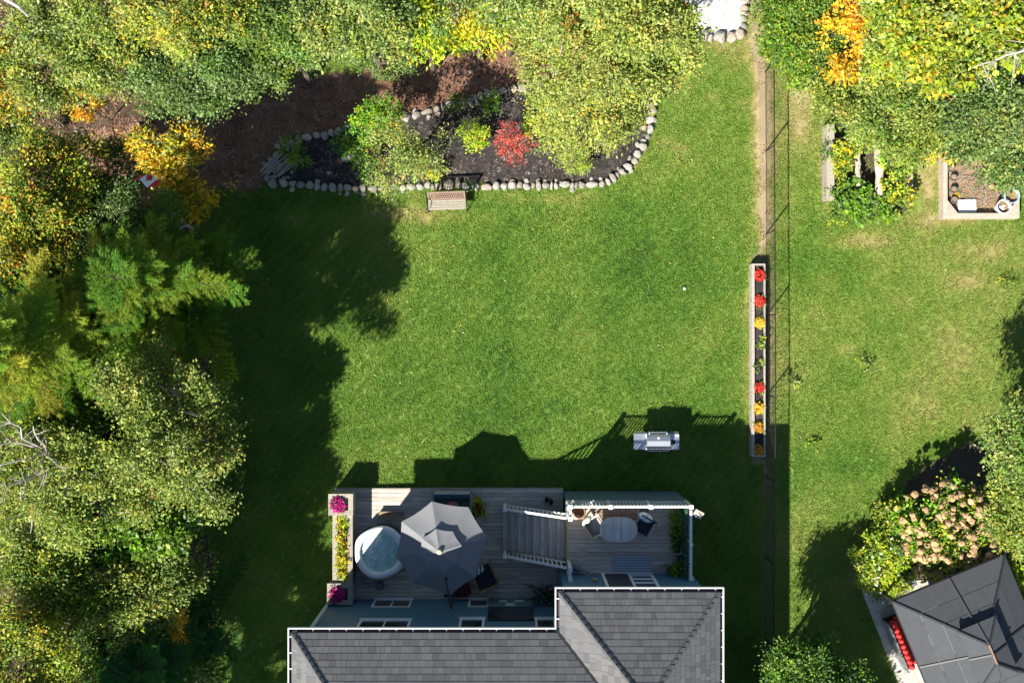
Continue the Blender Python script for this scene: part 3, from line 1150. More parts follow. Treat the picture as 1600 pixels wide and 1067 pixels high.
# top edge, left to right
tree('deciduous_tree', 'mixed yellow-green tree filling the very top left corner', 'tree',
     [(45, 45, 5, 55), (115, 60, 5.3, 58), (60, 125, 4.5, 48), (160, 110, 4.6, 40), (120, 130, 4.2, 42), (170, 30, 5.6, 45)], [('pale', 2), ('yg', 1.6), ('grey', 1.2)], group=WOODS, seed=11)
tree('deciduous_tree', 'orange tinged small tree at the left edge below the top left corner', 'tree',
     [(8, 90, 4, 30), (14, 160, 3.5, 26), (-15, 120, 4.5, 40)], [('yg', 1.5), ('fleck', 1.2), ('gold', .6), ('deep', 1)], group=WOODS, seed=12)
shrub('low golden orange sapling by the bare soil in the top left', [(132, 165, 2.4, 20), (150, 160, 2.2, 12), (115, 170, 2, 12)], [('gold', 3), ('yg', .7)], 13, name='sapling', cat='sapling', L=.1, W=.05)
shrub('grey green bush beside the bare soil at the left edge under the corner trees', [(25, 195, 1.8, 26), (70, 195, 1.4, 18), (0, 215, 2.0, 24)], [('grey', 2), ('yg', 1)], 14, name='bush', cat='bush')
tree('deciduous_tree', 'yellow and pale green tree at the top edge behind the round grey green tree', 'tree',
     [(225, 35, 6, 45), (285, 25, 6.4, 52), (345, 30, 6, 50), (205, 80, 5, 26), (290, 65, 5.5, 30)], [('pale', 2), ('yg', 2), ('fleck', .5)], group=WOODS, seed=15)
tree('deciduous_tree', 'round dense grey green tree leaning over the brown mulch', 'tree',
     [(230, 110, 4.5, 42), (285, 130, 4.4, 50), (345, 145, 4, 42), (385, 105, 4.4, 45), (330, 90, 4.8, 50), (240, 150, 3.6, 26), (300, 165, 3.6, 24)], [('grey', 3), ('green', 1)], group=WOODS, seed=16, gap=-.7)
tree('deciduous_tree', 'dark to mid green tree between the grey green tree and the pale ones', 'tree',
     [(430, 85, 4.5, 46), (400, 35, 5.5, 45), (460, 40, 5.5, 48), (418, 118, 3.6, 24), (470, 80, 4.5, 32)], [('green', 2.4), ('grey', 1.4), ('yg', .7)], group=WOODS, seed=17)
tree('deciduous_tree', 'pale silvery green tree at the top edge left of the lime branches', 'tree',
     [(515, 40, 6, 46), (565, 45, 6, 48), (525, 78, 5, 30), (605, 40, 6, 46), (580, 5, 6.5, 50), (610, 70, 5, 26)], [('pale', 2.4), ('grey', 1.6), ('yg', .6)], group=WOODS, seed=18)
shrub('low grey green bush in the shade under the pale silvery tree', [(590, 90, 1.0, 22), (620, 95, .9, 20), (560, 95, .8, 14)], [('grey', 2), ('green', 1)], 19, name='bush', cat='bush')
tree('deciduous_tree', 'lime green tree with pointed drooping sprays at the top edge', 'tree',
     [(655, 30, 5.4, 30), (682, 58, 4.8, 22), (648, 62, 4.5, 22), (640, 5, 5.8, 32), (660, 75, 4, 14)], [('lime', 2.4), ('limegold', .8), ('green', .6)], group=WOODS, seed=20, L=.15, W=.06, droop=.45, gap=-.3)
tree('deciduous_tree', 'lime and golden tree hanging over the mulch at the top middle', 'tree',
     [(715, 45, 4.5, 26), (708, 68, 4, 17), (755, 32, 4.6, 25), (763, 58, 4, 20), (742, 8, 5, 28), (780, 8, 5.4, 26)], [('limegold', 3), ('lime', 1), ('gold', .8)], group=WOODS, seed=21, L=.15, W=.06, droop=.45, gap=-.3)
tree('deciduous_tree', 'dusty green tree between the lime golden tree and the big pale tree', 'tree',
     [(800, 28, 5.2, 34), (840, 0, 6, 45), (700, 5, 5.6, 30), (800, -25, 6.5, 55)], [('grey', 2), ('pale', 1.6)], group=WOODS, seed=22)
tree('birch_tree', 'largest pale yellow-green tree, standing at the back end of the stone-edged bed', 'tree',
     [(882, 50, 7, 50), (950, 35, 7.5, 68), (1018, 40, 7, 52), (865, 115, 6, 44), (930, 125, 6.6, 58), (995, 110, 6, 43), (888, 180, 4.2, 37), (945, 185, 3.2, 36), (1045, 90, 6, 36), (1060, 25, 6.5, 34),
      (982, 180, 2.4, 26), (842, 70, 5.6, 24), (870, 215, 2.4, 22), (940, 225, 2, 20), (960, -20, 8, 70)], [('pale', 4), ('yg', .5), ('fleck', .12)], trunk_r=.16, bark=PALEBARK, seed=23, L=.095, W=.05, gap=-.55, base_px=(905, 165), mult=1.05, wisps=2)
# right hand wood
tree('vine_thicket', 'bright green vine thicket covering the top end of the wire fence', 'thicket',
     [(1222, 15, 2.4, 34), (1258, 45, 2.5, 38), (1228, 62, 1.9, 26), (1282, 88, 2, 30), (1292, 25, 2.6, 36), (1245, 95, 1.5, 22), (1262, 118, 1.4, 20), (1240, -15, 2.6, 40)], [('green', 2), ('yg', 1), ('bright', .7)], seed=31, trunk_r=.05, gap=-.8, density=75, crown='foliage')
tree('maple_tree', 'golden orange small tree in the right hand wood', 'tree',
     [(1330, 20, 3.8, 19), (1345, 58, 3.7, 24), (1333, 97, 3.2, 18), (1303, 54, 3.1, 13), (1366, 70, 3.5, 16), (1318, 105, 3, 12), (1352, 30, 3.7, 15)], [('orange', 3), ('gold', 2)], seed=32, L=.13, W=.06, gap=-.2, trunk_r=.07)
tree('maple_tree', 'broad yellow-green tree in the top right corner, above the dead branch', 'tree',
     [(1425, 60, 5, 46), (1480, 68, 5, 50), (1545, 58, 5, 48), (1450, 98, 4.4, 30), (1420, 12, 5.5, 45), (1500, 12, 5.5, 50), (1590, 35, 5, 42), (1390, 90, 4, 22)], [('yg', 3), ('lime', .5), ('fleck', .35), ('pale', .8)], seed=33, L=.15, W=.10, gap=-.5)
tree('deciduous_tree', 'pale green tree right of the golden orange tree at the top edge', 'tree',
     [(1375, 10, 4.6, 32), (1385, 45, 4.2, 26), (1400, -10, 5, 35)], [('pale', 3), ('grey', 1)], seed=34)
tree('willow_bush', 'wide pale green bush spilling down to the overgrown vegetable beds', 'bush',
     [(1355, 145, 3.2, 40), (1322, 180, 2.6, 32), (1395, 175, 3.2, 44), (1440, 205, 2.8, 38), (1350, 195, 2.2, 24), (1308, 135, 2.2, 24), (1400, 130, 3.4, 34), (1410, 212, 2, 24), (1450, 165, 3.2, 34)], [('pale', 2.5), ('green', 1.3), ('yg', .8)], seed=35, trunk_r=.06, crown='foliage')
tree('deciduous_tree', 'dusty dark green tree at the right edge above the timber framed bed', 'tree',
     [(1515, 165, 4, 44), (1570, 145, 4, 48), (1535, 215, 3.2, 38), (1590, 225, 3.2, 42), (1495, 205, 2.8, 26), (1560, 255, 2.4, 26), (1590, 270, 2.2, 22), (1620, 180, 4.2, 50)], [('grey', 2.2), ('deep', 1), ('pale', 1.2)], seed=36)
shrub('small bright yellow bush at the corner of the timber framed bed', [(1470, 232, 1.3, 13), (1452, 243, 1.1, 9), (1485, 240, 1.1, 8)], [('limegold', 1), ('gold', 3)], 37, L=.1, W=.05)

# beds
shrub('green spreading shrub at the pointed left end of the stone-edged bed', [(455, 232, .7, 14), (470, 246, .6, 14), (445, 243, .5, 10)], [('bright', 3)], 41)
shrub('bright green upright shrub with a yellow patch, tallest of the bed shrubs', [(600, 172, 1.9, 20), (585, 192, 1.7, 24), (572, 205, 1.5, 15), (610, 190, 1.6, 16)], [('bright', 3), ('limegold', .5)], 42, density=110)
shrub('dark green rounded shrub beside the boulder in the left half of the bed', [(543, 220, .9, 18), (556, 232, .9, 14), (535, 232, .7, 10)], [('deep', 2), ('bright', 1.2)], 43, density=110)
shrub('low mid green shrub at the foot of the small pale tree in the bed', [(566, 258, .6, 12), (572, 272, .5, 10), (578, 242, .7, 12)], [('bright', 2), ('deep', 1)], 44)
tree('birch_tree', 'small pale airy tree in the left half of the stone-edged bed', 'tree',
     [(622, 222, 3.4, 28), (597, 252, 3, 27), (650, 257, 3, 32), (682, 238, 3, 20), (600, 275, 2.4, 20), (632, 285, 2.2, 20), (638, 200, 3.1, 13), (672, 225, 3.2, 17), (597, 300, 1.8, 10), (630, 250, 3.6, 25)],
     [('pale', 3), ('grey', 1), ('fleck', .2)], trunk_r=.06, seed=45, L=.08, W=.045, gap=.15, base_px=(640, 246), density=44, wisps=4)
shrub('small lime green shrub just left of the bench back', [(668, 262, .6, 12), (680, 270, .5, 9)], [('limegold', 2), ('lime', 2)], 46)
shrub('mid green shrub at the rear stone row, left of its pair', [(712, 160, .8, 14), (720, 152, .7, 8)], [('bright', 1.5), ('green', 2)], 47)
shrub('mid green shrub at the rear stone row, right of its pair', [(763, 163, .8, 12), (768, 153, .7, 9), (757, 172, .6, 7)], [('bright', 2), ('green', 1)], 48)
shrub('lime green shrub left of the red Japanese maple', [(733, 203, .7, 15), (747, 215, .7, 16), (742, 222, .6, 12)], [('lime', 3), ('limegold', .8)], 49)
shrub('red leaved Japanese maple shrub in the middle of the black mulch', [(795, 205, 1.2, 13), (800, 225, 1.3, 19), (817, 224, 1.1, 13), (797, 242, 1.1, 15), (785, 222, 1.1, 10)], [('red', 3)], 50, name='japanese_maple', L=.07, W=.03, density=70)
shrub('lime and gold shrub half under the largest pale tree', [(846, 150, 1.2, 15), (833, 175, 1.1, 14), (832, 200, .9, 12)], [('lime', 2), ('limegold', 1.4), ('green', .6)], 51)
shrub('clipped round pale green shrub near the right end of the black mulch', [(900, 243, .75, 19), (905, 252, .6, 16), (893, 252, .6, 14)], [('yg', 1), ('pale', 1.6), ('lime', .7)], 52, density=150, gap=-2, L=.05, W=.03, shell=.6)

# left side
tree('deciduous_tree', 'yellow-green tree with orange flecks at the left edge above the pines', 'tree',
     [(50, 265, 5, 42), (35, 325, 5.2, 52), (100, 285, 4.5, 38), (20, 385, 5, 48), (90, 340, 4.6, 40), (75, 390, 4.4, 36), (130, 250, 4, 26)], [('yg', 3), ('fleck', .7), ('deep', .8)], group=LEFTW, seed=61, gap=-.5)
tree('deciduous_tree', 'grey green shrubby tree between the flag and the upper pine', 'tree',
     [(180, 325, 4, 34), (148, 372, 4.2, 36), (208, 355, 3.5, 26), (185, 285, 3.4, 24), (188, 248, 3.2, 22), (160, 262, 3.2, 24), (110, 405, 4, 28), (180, 385, 3.8, 28)], [('grey', 3), ('deep', 1)], group=LEFTW, seed=62, gap=-.3, L=.075, W=.05)
tree('rowan_tree', 'golden orange airy tree behind the flag', 'tree',
     [(240, 228, 3.5, 24), (288, 240, 3.5, 27), (262, 262, 3.5, 26), (300, 298, 3, 26), (332, 286, 2.8, 16), (240, 318, 3, 16), (218, 270, 3, 13), (265, 330, 2.6, 13), (225, 225, 3.2, 14)], [('gold', 3), ('limegold', 1), ('grey', .8)], trunk_r=.07, group=LEFTW, seed=63, L=.14, W=.055, gap=-.05)
pine('upper soft needled pine reaching out over the shaded lawn', (172, 433), 8.2, 3.2, [(.10, .22, .025), (.14, .26, .028), (.21, .29, .03), (.075, .18, .022)], 64, LEFTW)
pine('yellowing soft needled pine at the left edge below the orange flecked tree', (-60, 548), 10.4, 3.8, [(.17, .28, .03), (.28, .36, .035), (.22, .31, .035), (.33, .33, .04), (.12, .24, .025)], 65, LEFTW)
tree('birch_tree', 'sparse pale tree with bare grey twigs reaching towards the lawn', 'tree',
     [(205, 615, 7, 48), (275, 640, 6.5, 52), (325, 690, 6, 36), (215, 690, 7.2, 52), (275, 725, 6.8, 52), (325, 765, 6, 30), (330, 640, 5.6, 24), (255, 580, 6, 26), (215, 755, 6.4, 42)], [('birch', 4)], trunk_r=.14, bark=PALEBARK, group=LEFTW, seed=66, L=.085, W=.055, gap=-.2, twigs=7, base_px=(318, 640))
tree('birch_tree', 'pale tree with a bare branched top at the left edge, below the yellowing pine', 'tree',
     [(120, 728, 7.4, 50), (55, 712, 6.8, 46), (60, 785, 7, 54), (130, 800, 6.8, 48), (10, 755, 6.6, 46), (190, 800, 6.4, 34), (20, 830, 6.6, 40)], [('birch', 3), ('yg', .6)], trunk_r=.15, bark=PALEBARK, group=LEFTW, seed=67, L=.085, W=.055, gap=-.3, twigs=7)
tree('maple_tree', 'fresh green broad leaved tree under the sparse pale tree', 'tree',
     [(160, 840, 5, 34), (198, 825, 5.2, 38), (248, 828, 5.2, 34), (222, 868, 4.4, 28), (270, 800, 4.6, 26), (180, 865, 4.2, 24)], [('bright', 1), ('green', 2), ('yg', .6)], group=LEFTW, seed=68, L=.15, W=.10, gap=-.1)
tree('deciduous_tree', 'dark green tree in the lower left, beneath the bare topped tree', 'tree',
     [(60, 895, 6, 54), (125, 920, 5.5, 46), (10, 900, 6, 44), (95, 855, 5.6, 40)], [('green', 2), ('yg', 1.6)], group=LEFTW, seed=69, gap=-.45)
tree('deciduous_tree', 'olive yellow tree in the bottom left corner', 'tree',
     [(25, 985, 7, 48), (70, 1010, 6.6, 48), (10, 1060, 7, 50), (55, 950, 6, 32), (80, 1060, 6.2, 42)], [('yg', 2.4), ('fleck', .4), ('green', 1)], group=LEFTW, seed=70, gap=-.5)
tree('deciduous_tree', 'silvery leaved small tree near the lower left lawn edge', 'tree',
     [(205, 930, 5.2, 40), (250, 912, 5, 36), (190, 980, 4.8, 30), (288, 900, 4.2, 28), (245, 950, 4.6, 28), (165, 945, 5, 28), (296, 868, 4, 22), (225, 895, 5, 26)], [('birch', 2), ('grey', 1), ('yg', .6)], group=LEFTW, seed=71, L=.09, W=.06, gap=-.45)
shrub('small golden sapling at the lower left lawn edge', [(272, 972, 4.2, 18), (285, 985, 4, 12), (262, 962, 4.1, 12)], [('gold', 3)], 72, name='sapling', cat='sapling', L=.1, W=.06)
pine('low dark green conifer at the bottom edge on the left', (200, 1060), 6.0, 2.6, [(.03, .12, .035), (.045, .15, .035), (.06, .18, .035)], 73, LEFTW, 10)
tree('deciduous_tree', 'deep green small tree at the bottom edge between the corner tree and the conifer', 'tree',
     [(140, 1040, 4, 40), (120, 985, 3.4, 28), (170, 1085, 4, 40)], [('deep', 2), ('green', 1)], group=LEFTW, seed=74, gap=-.45)
# neighbours just outside the picture, whose shade falls into it
tree('deciduous_tree', 'tall tree standing below the bottom left corner', 'tree',
     [(70, 1230, 8, 70), (105, 1330, 7.5, 66), (-20, 1260, 8, 70), (0, 1330, 7, 60)], [('green', 2), ('yg', 1)], group=LEFTW, seed=75, gap=.5, density=34, L=.16, W=.1)
tree('deciduous_tree', 'second tall tree standing farther below the bottom left corner', 'tree',
     [(60, 1420, 8, 66), (120, 1510, 8, 66), (20, 1560, 8, 66), (-30, 1450, 8, 66), (-60, 1380, 8, 66), (70, 1480, 8, 60), (-20, 1620, 8, 66)], [('green', 2), ('yg', 1)], group=LEFTW, seed=77, gap=.15, density=34, L=.16, W=.1)
# understorey along the left side
UND = 'dark undergrowth trees along the left side'
for i, (lob, lb) in enumerate((([(150, 480, 4.5, 48), (210, 505, 4.2, 42), (110, 520, 4.5, 45)], 'dark undergrowth tree glimpsed between the two upper pines'),
                               ([(245, 665, 3.6, 46), (285, 715, 3.4, 42), (230, 735, 3.8, 44)], 'dark undergrowth tree below the lawn side twigs of the sparse pale tree'),
                               ([(130, 640, 4.4, 50), (80, 660, 4.8, 50), (170, 700, 4.2, 44)], 'dark undergrowth tree under the left edge bare branched tree'),
                               ([(150, 850, 3.6, 46), (100, 850, 4.2, 46), (240, 790, 3.2, 40), (105, 775, 4.6, 50), (140, 770, 4.0, 40)], 'dark undergrowth tree beside the fresh green maple'),
                               ([(60, 440, 4.2, 46), (20, 460, 4.5, 46), (120, 450, 4, 40)], 'dark undergrowth tree below the orange flecked tree'),
                               ([(250, 1005, 2.4, 34), (225, 985, 2.6, 34), (290, 1040, 2.2, 28), (262, 900, 2.4, 34)], 'dark undergrowth bush behind the golden sapling'),
                               ([(115, 300, 3, 40), (150, 320, 3, 36), (90, 345, 3.4, 40)], 'dark undergrowth bush left of the flag'))):
    tree('undergrowth_tree', lb, 'tree', lob, [('deep', 1), ('green', 2), ('yg', .8)], trunk_r=.07, group=UND, seed=700 + i, gap=-.9, L=.13, W=.08, density=42)
# right side, lower
tree('deciduous_tree', 'lush green small tree at the bottom edge right of the fence', 'tree',
     [(1232, 1042, 3.2, 30), (1270, 1055, 3.4, 38), (1250, 1090, 3.6, 40), (1312, 1070, 2.8, 32), (1218, 1075, 3, 26), (1290, 1030, 2.4, 22)], [('green', 2), ('deep', 2), ('bright', .6)], seed=81, trunk_r=.08)
tree('cedar_tree', 'tall cedar standing below the bottom edge near the gazebo', 'tree',
     [(1212, 1250, 3, 52), (1212, 1270, 4.8, 38), (1214, 1285, 6.0, 22), (1285, 1250, 3, 44), (1289, 1270, 4.8, 32), (1293, 1282, 5.8, 18)], [('deep', 2), ('green', 1)], seed=82, trunk_r=.1, density=90, gap=-1.5, L=.14, W=.08)
tree('deciduous_tree', 'pale green tree on the right edge above the gazebo, upper of two', 'tree',
     [(1578, 690, 3.6, 30), (1600, 715, 3.8, 34), (1610, 660, 4, 30)], [('grey', 1.4), ('pale', 1.6), ('green', 1)], seed=83, gap=-.5, base_px=(1562, 690))
tree('deciduous_tree', 'pale green tree on the right edge above the gazebo, lower of two', 'tree',
     [(1580, 770, 3, 32), (1590, 820, 2.8, 32), (1612, 785, 3.4, 36), (1575, 805, 2.5, 22)], [('yg', 1), ('pale', 1.6), ('green', 1.4)], seed=84, gap=-.5, base_px=(1578, 800))
tree('deciduous_tree', 'tree standing beyond the right edge above the gazebo', 'tree',
     [(1680, 760, 4.6, 50), (1650, 700, 4.6, 30), (1700, 690, 4.8, 50), (1660, 790, 2.6, 44), (1650, 740, 2.2, 36)], [('green', 2)], seed=85, base_px=(1640, 740), twigs=0, gap=-1, density=60, L=.16, W=.1)
shrub('yellow-green big leaved bush at the right edge beside the gazebo roof', [(1590, 895, 1.6, 18), (1600, 925, 1.5, 18), (1596, 960, 1.4, 16)], [('lime', 1.4), ('yg', 2)], 86, name='bush', cat='bush', L=.16, W=.11)
#FOLIAGE_END

# hydrangea
hyd_lobes = [(1440, 800, 1.2, 36), (1490, 790, 1.3, 36), (1530, 815, 1.2, 30), (1480, 835, 1.3, 40), (1520, 850, 1.2, 32), (1440, 840, 1.2, 30), (1460, 870, 1.0, 24), (1500, 880, 1.1, 24)]
hyd = tree('hydrangea', 'large hydrangea bush covered in tan dried flower heads', 'shrub', hyd_lobes, [('bright', 1), ('yg', 2), ('deep', 1)], seed=91, trunk_r=.04, density=36, L=.12, W=.08, crown='foliage', gap=-.3)
rr = random.Random(5)
head_meshes = []
for i in range(5):
    mb = MB().ball((0, 0, 0), (.108, .108, .09), 2, .24, rr)
    head_meshes.append(mb.mesh('flower_head', HEAD))
hl = [(P(a, b, h), r * kk(h)) for a, b, h, r in hyd_lobes]
pts = []
tries = 0
while len(pts) < 210 and tries < 20000:
    tries += 1
    c, r = hl[rr.randrange(len(hl))]
    a, el = rr.uniform(0, 6.283), math.asin(rr.uniform(.12, 1))
    p = c + Vector((math.cos(a) * math.cos(el) * r, math.sin(a) * math.cos(el) * r, math.sin(el) * r * .75)) * 1.16 + Vector((0, 0, .06))
    if any((p - (c2 + Vector())).length < r2 * .62 for c2, r2 in hl):
        continue
    if all((p - q).length > .105 for q in pts):
        pts.append(p)
for p in pts:
    s = rr.uniform(.75, 1.3)
    place(rr.choice(head_meshes), 'flower_head', hyd, p, (rr.uniform(-.6, .6), rr.uniform(-.6, .6), rr.uniform(0, 6.28)), (s, s * rr.uniform(.8, 1), s * rr.uniform(.9, 1.3)))


def petals(centers, L, W, col, seed, lift=.6):
    """little cupped petals as one leaf mesh"""
    r = np.random.default_rng(seed)
    c = np.asarray(centers)
    m = len(c)
    a = r.uniform(0, 6.283, m)
    d = np.stack([np.cos(a), np.sin(a), r.normal(lift * .4, .3, m)], 1)
    d /= np.linalg.norm(d, axis=1)[:, None]
    nr = np.array([0, 0, 1.0]) + r.normal(0, .4, (m, 3))
    s = np.cross(nr, d)
    s /= np.linalg.norm(s, axis=1)[:, None]
    q = r.uniform(.7, 1.3, (m, 1))
    b = c - d * L * q * .5
    mid = b + d * L * q * .5
    V = np.stack([b, mid + s * W * q / 2, b + d * L * q, mid - s * W * q / 2], 1).reshape(-1, 3)
    i = np.arange(m)[:, None] * 4
    F = np.concatenate([i + np.array([[0, 2, 1]]), i + np.array([[0, 3, 2]])], 1).reshape(-1, 3)
    cols = np.array(col)[r.integers(len(col), size=m)] * r.uniform(.75, 1.2, (m, 1))
    return V, F, np.repeat(cols, 4, 0)


def petal_part(name, parent, centers, L, W, col, seed):
    V, F, C_ = petals(centers, L, W, col, seed)
    o = bpy.data.objects.new(name, arrays_mesh(name, V - np.array(ORG[parent.name]), F, PETAL, C_))
    return link(o, parent)


wb_lobes = [(1365, 880, .9, 26), (1390, 860, 1.0, 28), (1400, 890, .8, 24), (1375, 905, .7, 22), (1395, 825, .8, 20), (1415, 850, .9, 22), (1385, 800, .7, 12)]
wb = shrub('yellow-green bush dotted with small white flowers left of the hydrangea', wb_lobes, [('yg', 2), ('lime', 1.2), ('green', 1)], 92, name='rose_bush', L=.09, W=.055)
cs = []
rr = random.Random(8)
for k in range(120):
    a, b, h, r = wb_lobes[rr.randrange(len(wb_lobes))]
    c, r = P(a, b, h), r * kk(h)
    an, el = rr.uniform(0, 6.28), rr.uniform(.2, 1.5)
    q = c + Vector((math.cos(an) * math.cos(el), math.sin(an) * math.cos(el), .75 * math.sin(el))) * r * 1.05
    for j in range(5):
        cs.append((q.x + rr.uniform(-.025, .025), q.y + rr.uniform(-.025, .025), q.z + rr.uniform(-.01, .02)))
petal_part('flowers', wb, cs, .06, .05, [(.75, .75, .70), (.8, .78, .72)], 3)

# overgrown vegetable bed plants
VEG = 'plants overgrowing the old log beds'
shrub('leafy green squash vine filling the lower half of the log beds', [(1326, 298, .4, 17), (1345, 318, .35, 20), (1357, 308, .4, 14), (1325, 325, .35, 14), (1382, 326, .35, 16), (1352, 282, .3, 10)], [('green', 2), ('bright', 1)], 93, name='vegetable_plant', cat='plant', group=VEG, L=.13, W=.10)
shrub('yellowing green vine between the two right logs', [(1400, 290, .7, 15), (1408, 312, .6, 16), (1402, 265, .7, 15), (1415, 250, .8, 14), (1392, 248, .8, 12)], [('green', 1.6), ('limegold', 1), ('yg', 1)], 94, name='vegetable_plant', cat='plant', group=VEG, L=.1, W=.07)
shrub('yellow-tinged vine between the two left logs', [(1318, 245, .7, 15), (1312, 262, .6, 12), (1325, 228, .8, 12)], [('yg', 2), ('limegold', 1)], 95, name='vegetable_plant', cat='plant', group=VEG, L=.1, W=.07)
shrub('small dark leafed plant climbing over the far left log', [(1296, 232, .6, 10), (1302, 240, .5, 8), (1288, 238, .4, 8)], [('green', 2), ('bright', 1)], 96, name='vegetable_plant', cat='plant', group=VEG)
shrub('leafy plant at the lower end of the far left log', [(1302, 300, .5, 10), (1306, 340, .3, 10), (1312, 330, .35, 10)], [('green', 2), ('yg', 1)], 97, name='vegetable_plant', cat='plant', group=VEG)
# weeds on the right lawn
WEED = 'leafy weeds in the right hand lawn'
for i, (x, y, r_, lb) in enumerate(((1235, 592, 9, 'pale broad leaved weed beside the fence shadow'), (1352, 568, 8, 'pale weed near the bare spot of the right lawn'),
                                    (1570, 437, 9, 'yellow-green weed at the right end of the right lawn'), (1265, 690, 7, 'yellow-green weed in the right lawn near the house shade'))):
    shrub(lb, [(x, y, .08, r_ * .6), (x + 5, y + 3, .07, r_ * .45), (x - 4, y + 2, .07, r_ * .4)], [('grey', 1), ('yg', 1)] if i in (0, 1) else [('yg', 1.5), ('green', 1)], 200 + i, name='weed', cat='weed', group=WEED, trunk_r=.008, L=.08, W=.05, density=160)

# dead branch, bare branches
t = thing('dead_branch', 'bare silver dead branch poking out of the right hand tree crowns', 'branch', P(1600, 80, 5))
mb = MB()
rr = random.Random(3)
a, b = P(1640, 68, 6.2), P(1518, 107, 5.6)
lp = limb_path(a, b, rr, .04, 7, .05)
mb.tube(lp, [.05 - .006 * i for i in range(8)], 6)
for k in range(16):
    st = lp[rr.randint(1, 6)]
    e = st + Vector((rr.uniform(-1.0, .3), rr.uniform(-1.0, .25), rr.uniform(-.2, .3)))
    mb.tube(limb_path(st, e, rr, .03, 3, .15), [.014, .011, .008, .004], 4)
mb.build('branch', PALEBARK, t)
t = thing('dead_branch', 'forked bare pale branch rising through the crown at the left edge', 'branch', P(60, 710, 8))
mb = MB()
rr = random.Random(4)
root = P(75, 705, 7.2)
for ang, l in ((2.1, 1.3), (2.7, 1.1), (3.4, 1.2), (-.4, 1.1), (4.2, 1.6), (1.4, .8), (-.9, .9), (4.7, 1.1)):
    e = root + Vector((math.cos(ang) * l, math.sin(ang) * l, 1.3 + rr.uniform(-.2, .3)))
    lp = limb_path(root, e, rr, .1, 5, .16)
    mb.tube(lp, [.035 - .005 * i for i in range(6)], 5)
    for k in range(3):
        st = lp[rr.randint(2, 5)]
        mb.tube(limb_path(st, st + Vector((rr.uniform(-.5, .5), rr.uniform(-.5, .5), rr.uniform(0, .3))), rr, 0, 3, .15), [.012, .009, .006, .003], 4)
mb.tube([P(75, 705, 5.6), root], [.05, .042], 6)
mb.build('branch', PALEBARK, t)
t = thing('dead_branch', 'pale smooth limb crossing the top left corner', 'branch', P(10, 5, 6.5))
mb = MB()
mb.tube([P(-10, -12, 7), P(15, 3, 6.9), P(30, 12, 6.8), P(44, 26, 6.4)], [.06, .05, .045, .03], 6)
mb.build('branch', PALEBARK, t)

# ------------------------------------------------------------------ stone borders
rs = random.Random(21)
stone_meshes = []
for i in range(12):
    mb = MB().ball((0, 0, 0), (1, 1, .8), 2, .07, rs)
    planes = [(Vector((rs.gauss(0, 1), rs.gauss(0, 1), rs.gauss(.1, .6))).normalized(), rs.uniform(.55, .82)) for _ in range(9)] + [(Vector((0, 0, 1)), .6), (Vector((1, 0, 0)), .8), (Vector((-1, 0, 0)), .8)]
    vs = []
    for v in mb.v:
        q = Vector(v)
        for pn_, pd_ in planes:
            ex = q.dot(pn_) - pd_
            if ex > 0:
                q -= pn_ * ex * .9
        vs.append(tuple(q * 1.2))
    mb.v = vs
    stone_meshes.append(mb.mesh('stone', STONE))


def stone_row(parent, pts_px, size_px, double=.2, jit=2.0):
    pts = [Vector(p) for p in pts_px]
    i, pos, acc = 0, pts[0].copy(), 0
    while i < len(pts) - 1:
        w = size_px * rs.choice((.5, .7, .85, 1, 1, 1.2, 1.5)) * rs.uniform(.9, 1.1)
        need = w
        start = pos.copy()
        while need > 0 and i < len(pts) - 1:
            d = (pts[i + 1] - pos).length
            if d > need:
                pos = pos + (pts[i + 1] - pos).normalized() * need
                need = 0
            else:
                need -= d
                i += 1
                pos = pts[i].copy()
        mid = (start + pos) / 2
        dr = pos - start
        if dr.length < 1:
            break
        nrm = Vector((-dr.y, dr.x)).normalized()
        ang = math.atan2(-dr.y, dr.x)
        q = mid + nrm * rs.uniform(-jit, jit)
        hw = w * S / 2
        dp = size_px * rs.uniform(.75, 1.2) * S / 2
        z = dp * rs.uniform(.75, 1.1)
        place(rs.choice(stone_meshes), 'stone', parent, P(q.x, q.y) + Vector((0, 0, z * .55)), (rs.uniform(-.2, .2), rs.uniform(-.2, .2), ang + rs.uniform(-.2, .2)), (hw * 1.0, dp, z))
        if rs.random() < double:
            q = mid + nrm * rs.choice((-1, 1)) * size_px * rs.uniform(.55, .7)
            s = size_px * rs.uniform(.25, .4) * S
            place(rs.choice(stone_meshes), 'stone', parent, P(q.x, q.y) + Vector((0, 0, s * .5)), (rs.uniform(-.3, .3), 0, rs.uniform(0, 6)), (s, s * .8, s * .7))


border = thing('stone_border', 'border of pale field stones round the black mulch bed', 'stone border', P(720, 290))
bp = [Vector(p) for p in BED_PX]
stone_row(border, bp + [bp[0]], 12.5, .5)
pad_b = thing('stone_border', 'row of large white stones round the gravel pad at the top edge', 'stone border', P(1125, 58))
stone_row(pad_b, [(1066, 46), (1085, 56), (1112, 61), (1122, 64), (1150, 58), (1160, 50)], 17, .0, 1)
stone_row(pad_b, [(1160, 50), (1161, 30), (1163, 0), (1163, -50)], 13, .0, 1)
tag(place(stone_meshes[1], 'boulder', None, P(543, 244) + Vector((0, 0, .12)), (0, .1, .5), (.25, .2, .2)), 'grey boulder tucked under the dark green shrub in the bed', 'boulder')
for i, (x, y, s, lb) in enumerate(((514, 271, .09, 'round pale rock lying alone on the black mulch'), (456, 270, .06, 'small white rock above its twin by the bed corner'), (451, 278, .06, 'small white rock nearest the bed corner stones'), (492, 255, .035, 'tiny white pebble in the middle of the left mulch'))):
    tag(place(stone_meshes[2 + i], 'rock', None, P(x, y) + Vector((0, 0, s * .6)), (0, .1, i), (s, s * .75, s * .7)), lb, 'rock')
